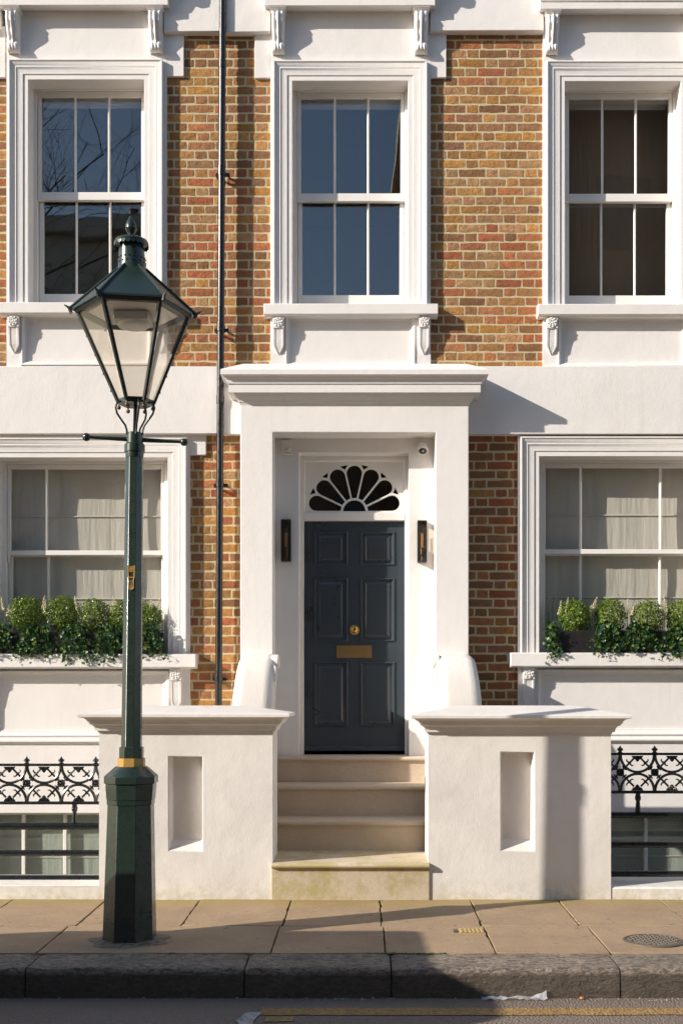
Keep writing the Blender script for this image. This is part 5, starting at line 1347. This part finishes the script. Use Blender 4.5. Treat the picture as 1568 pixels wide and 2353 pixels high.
# ------------------------------------------------------------------ out of frame: what throws the shadows and stands in the reflections
def parked_car(xr, y0, y1):
    L = 4.1; t = thing('parked_car', (xr-L/2, (y0+y1)/2, ZR), 'dark boxy estate car parked at the kerb left of the lamp post, out of view', 'car')
    zt = ZR+1.66
    side = [(0, .35), (0, .95), (-.06, 1.02), (-.16, 1.60), (-.30, 1.66), (-2.35, 1.66), (-2.55, 1.60), (-3.05, 1.08), (-3.95, .92), (-4.08, .75), (-4.1, .35)]
    m = MB(); rows = []
    for i, (yy, sc_) in enumerate(((y0, .97), (y0+.06, 1.0), (y1-.06, 1.0), (y1, .97))):
        rows.append([(xr+x, yy+((.10 if i < 2 else -.10) if z > 1.0 else 0), ZR+.2+(z-.2)*(sc_ if z > 1 else 1)) for x, z in side])
    for a, b in zip(rows, rows[1:]):
        for k in range(len(side)): m.quad(a[k], a[(k+1) % len(side)], b[(k+1) % len(side)], b[k])
    m.add(rows[0], [tuple(range(len(side)))]); m.add(rows[-1], [tuple(range(len(side)-1, -1, -1))])
    m.build('body', 'car_paint', t, bevel=.03, seg=3)
    for yy, s in ((y0+.088, -1), (y1-.088, 1)):
        for a, b, c, d in ((-.30, -1.25, -.22, -1.25), (-1.35, -2.35, -1.35, -2.85)):
            MB().add([(xr+a, yy, ZR+1.55), (xr+b, yy, ZR+1.55), (xr+d, yy+s*.010, ZR+1.10), (xr+c, yy+s*.010, ZR+1.10)]+[(xr+a, yy+s*.02, ZR+1.55), (xr+b, yy+s*.02, ZR+1.55), (xr+d, yy+s*.03, ZR+1.10), (xr+c, yy+s*.03, ZR+1.10)], [(0,1,2,3),(7,6,5,4),(0,4,5,1),(1,5,6,2),(2,6,7,3),(3,7,4,0)]).build('side_window', 'car_glass', t)
    MB().add([(xr-.155, y0+.2, ZR+1.55), (xr-.155, y1-.2, ZR+1.55), (xr-.045, y1-.14, ZR+1.08), (xr-.045, y0+.14, ZR+1.08)]+[(xr-.145, y0+.2, ZR+1.56), (xr-.145, y1-.2, ZR+1.56), (xr-.035, y1-.14, ZR+1.09), (xr-.035, y0+.14, ZR+1.09)], [(0,1,2,3),(7,6,5,4),(0,4,5,1),(1,5,6,2),(2,6,7,3),(3,7,4,0)]).build('rear_window', 'car_glass', t)
    for wx in (-.75, -3.3):
        for yy in (y0+.10, y1-.10):
            w = MB(); k = 24
            for r_, h_ in ((.20, .1), (.30, .1), (.315, .06), (.315, -.06), (.30, -.1), (.20, -.1)): pass
            w.prism_y([(xr+wx+.315*math.cos(2*math.pi*i/k), ZR+.315+.315*math.sin(2*math.pi*i/k)) for i in range(k)], yy-.105, yy+.105); tw = w.build('wheel', 'tyre', t, bevel=.02)
            MB().prism_y([(xr+wx+.2*math.cos(2*math.pi*i/k), ZR+.315+.2*math.sin(2*math.pi*i/k)) for i in range(k)], yy-.112, yy+.112).build('rim', 'metal_grey', tw)
    for yy in (y0+.09, y1-.09): MB().box(xr-.03, xr+.006, yy-.06, yy+.06, ZR+.72, ZR+.98).build('tail_light', 'orange_scrap', t, bevel=.01)
parked_car(-2.42, 4.28, 5.96)

def far_house(x0, x1, h, yf, mat, label, cols, rows_, wz0, storey):
    t = thing('opposite_house', ((x0+x1)/2, yf-2, ZR), label, 'house', 'houses across the street'); m = MB()
    m.box(x0, x1, yf-9, yf, ZR, h); m.build('wall', mat, t)
    MB().box(x0-.2, x1+.2, yf-9, yf+.25, h+.002, h+.35).build('cornice', 'cream_render', t, bevel=.03)
    for i in range(cols):
        for j in range(rows_):
            xc = x0+(x1-x0)*(i+.5)/cols; zc = wz0+storey*j
            w = MB().frame4(xc-.62, xc+.62, zc-.05, zc+1.75, [(0, yf+.002), (0, yf+.06), (.14, yf+.06), (.14, yf+.012)]).build('window', mat, t)
            MB().box(xc-.47, xc+.47, yf+.004, yf+.016, zc+.1, zc+1.6).build('pane', 'car_glass', w)
    for cx2 in (x0+1.2, x1-1.4):
        c = MB().box(cx2-.5, cx2+.5, yf-4, yf-3, h+.35, h+1.5).build('chimney_stack', mat, t)
        for q in (-.25, .25): MB().lathe((cx2+q, yf-3.5, h+1.5), [(.13, 0), (.11, .4), (.13, .45)], 12).build('chimney_pot', 'rust_ball', c)
far_house(-17, -4.0, 10.9, -5.0, 'cream_render', 'pale terrace across the street mirrored in the upper left window', 5, 3, 1.2, 3.1)
far_house(-3.9, 1.0, 8.3, -7.5, 'brown_brick', 'unseen low brick house, added across the street to darken fanlight and door reflections', 2, 2, 1.2, 3.1)  # house put into the gap so fanlight and door mirror less sky
far_house(1.05, 15, 14.2, -5.0, 'brown_brick', 'tall brown brick terrace across the street mirrored in the upper right window', 5, 4, 1.2, 3.1)
fp = MB().box(-40, 40, -5, -1.4, ZR-.1, ZR+.14).build('far_pavement', 'flagstone'); tag(fp, kind='structure')

def bare_tree(x, y, h, seed, label):
    t = thing('bare_tree', (x, y, ZR+.1), label, 'tree', 'leafless trees across the street'); rnd = random.Random(seed)
    tr = MB(); br = MB(); cnt = [0]
    def grow(p, d, L, r, lev):
        if cnt[0] > 2600: return
        n = 5; pts = [p]; rad = [r]; q = p.copy(); dd = d.copy()
        for i in range(n):
            dd = (dd+Vector((rnd.gauss(0, .16), rnd.gauss(0, .16), rnd.gauss(0, .10)+.05))).normalized(); q = q+dd*L/n; pts.append(q.copy()); rad.append(r*(1-.45*(i+1)/n))
        (tr if lev == 0 else br).tube([tuple(v) for v in pts], rad, 8 if lev < 2 else 4); cnt[0] += 1
        if lev >= 5 or r < .004: return
        k = (6, 5, 5, 4, 4)[lev]
        for i in range(k):
            f = rnd.uniform(.35, 1.0) if lev else rnd.uniform(.55, 1.0); s_ = f*n; j = min(n-1, int(s_)); b = pts[j].lerp(pts[j+1], s_-j)
            side = Vector((rnd.gauss(0, 1), rnd.gauss(0, 1), rnd.gauss(.25, .5))).normalized()
            grow(b, (dd*.55+side*.85).normalized(), L*rnd.uniform(.5, .72), rad[j]*rnd.uniform(.42, .62), lev+1)
    grow(Vector((x, y, ZR+.05)), Vector((0, 0, 1)), h*.48, .17, 0)
    tr.build('trunk', 'bark', t, smooth=60); o = br.build('branches', 'bark', t, smooth=60, fix=False)
bare_tree(-5.0, -1.6, 15.5, 5, 'bare street tree across the road mirrored in the upper left window')
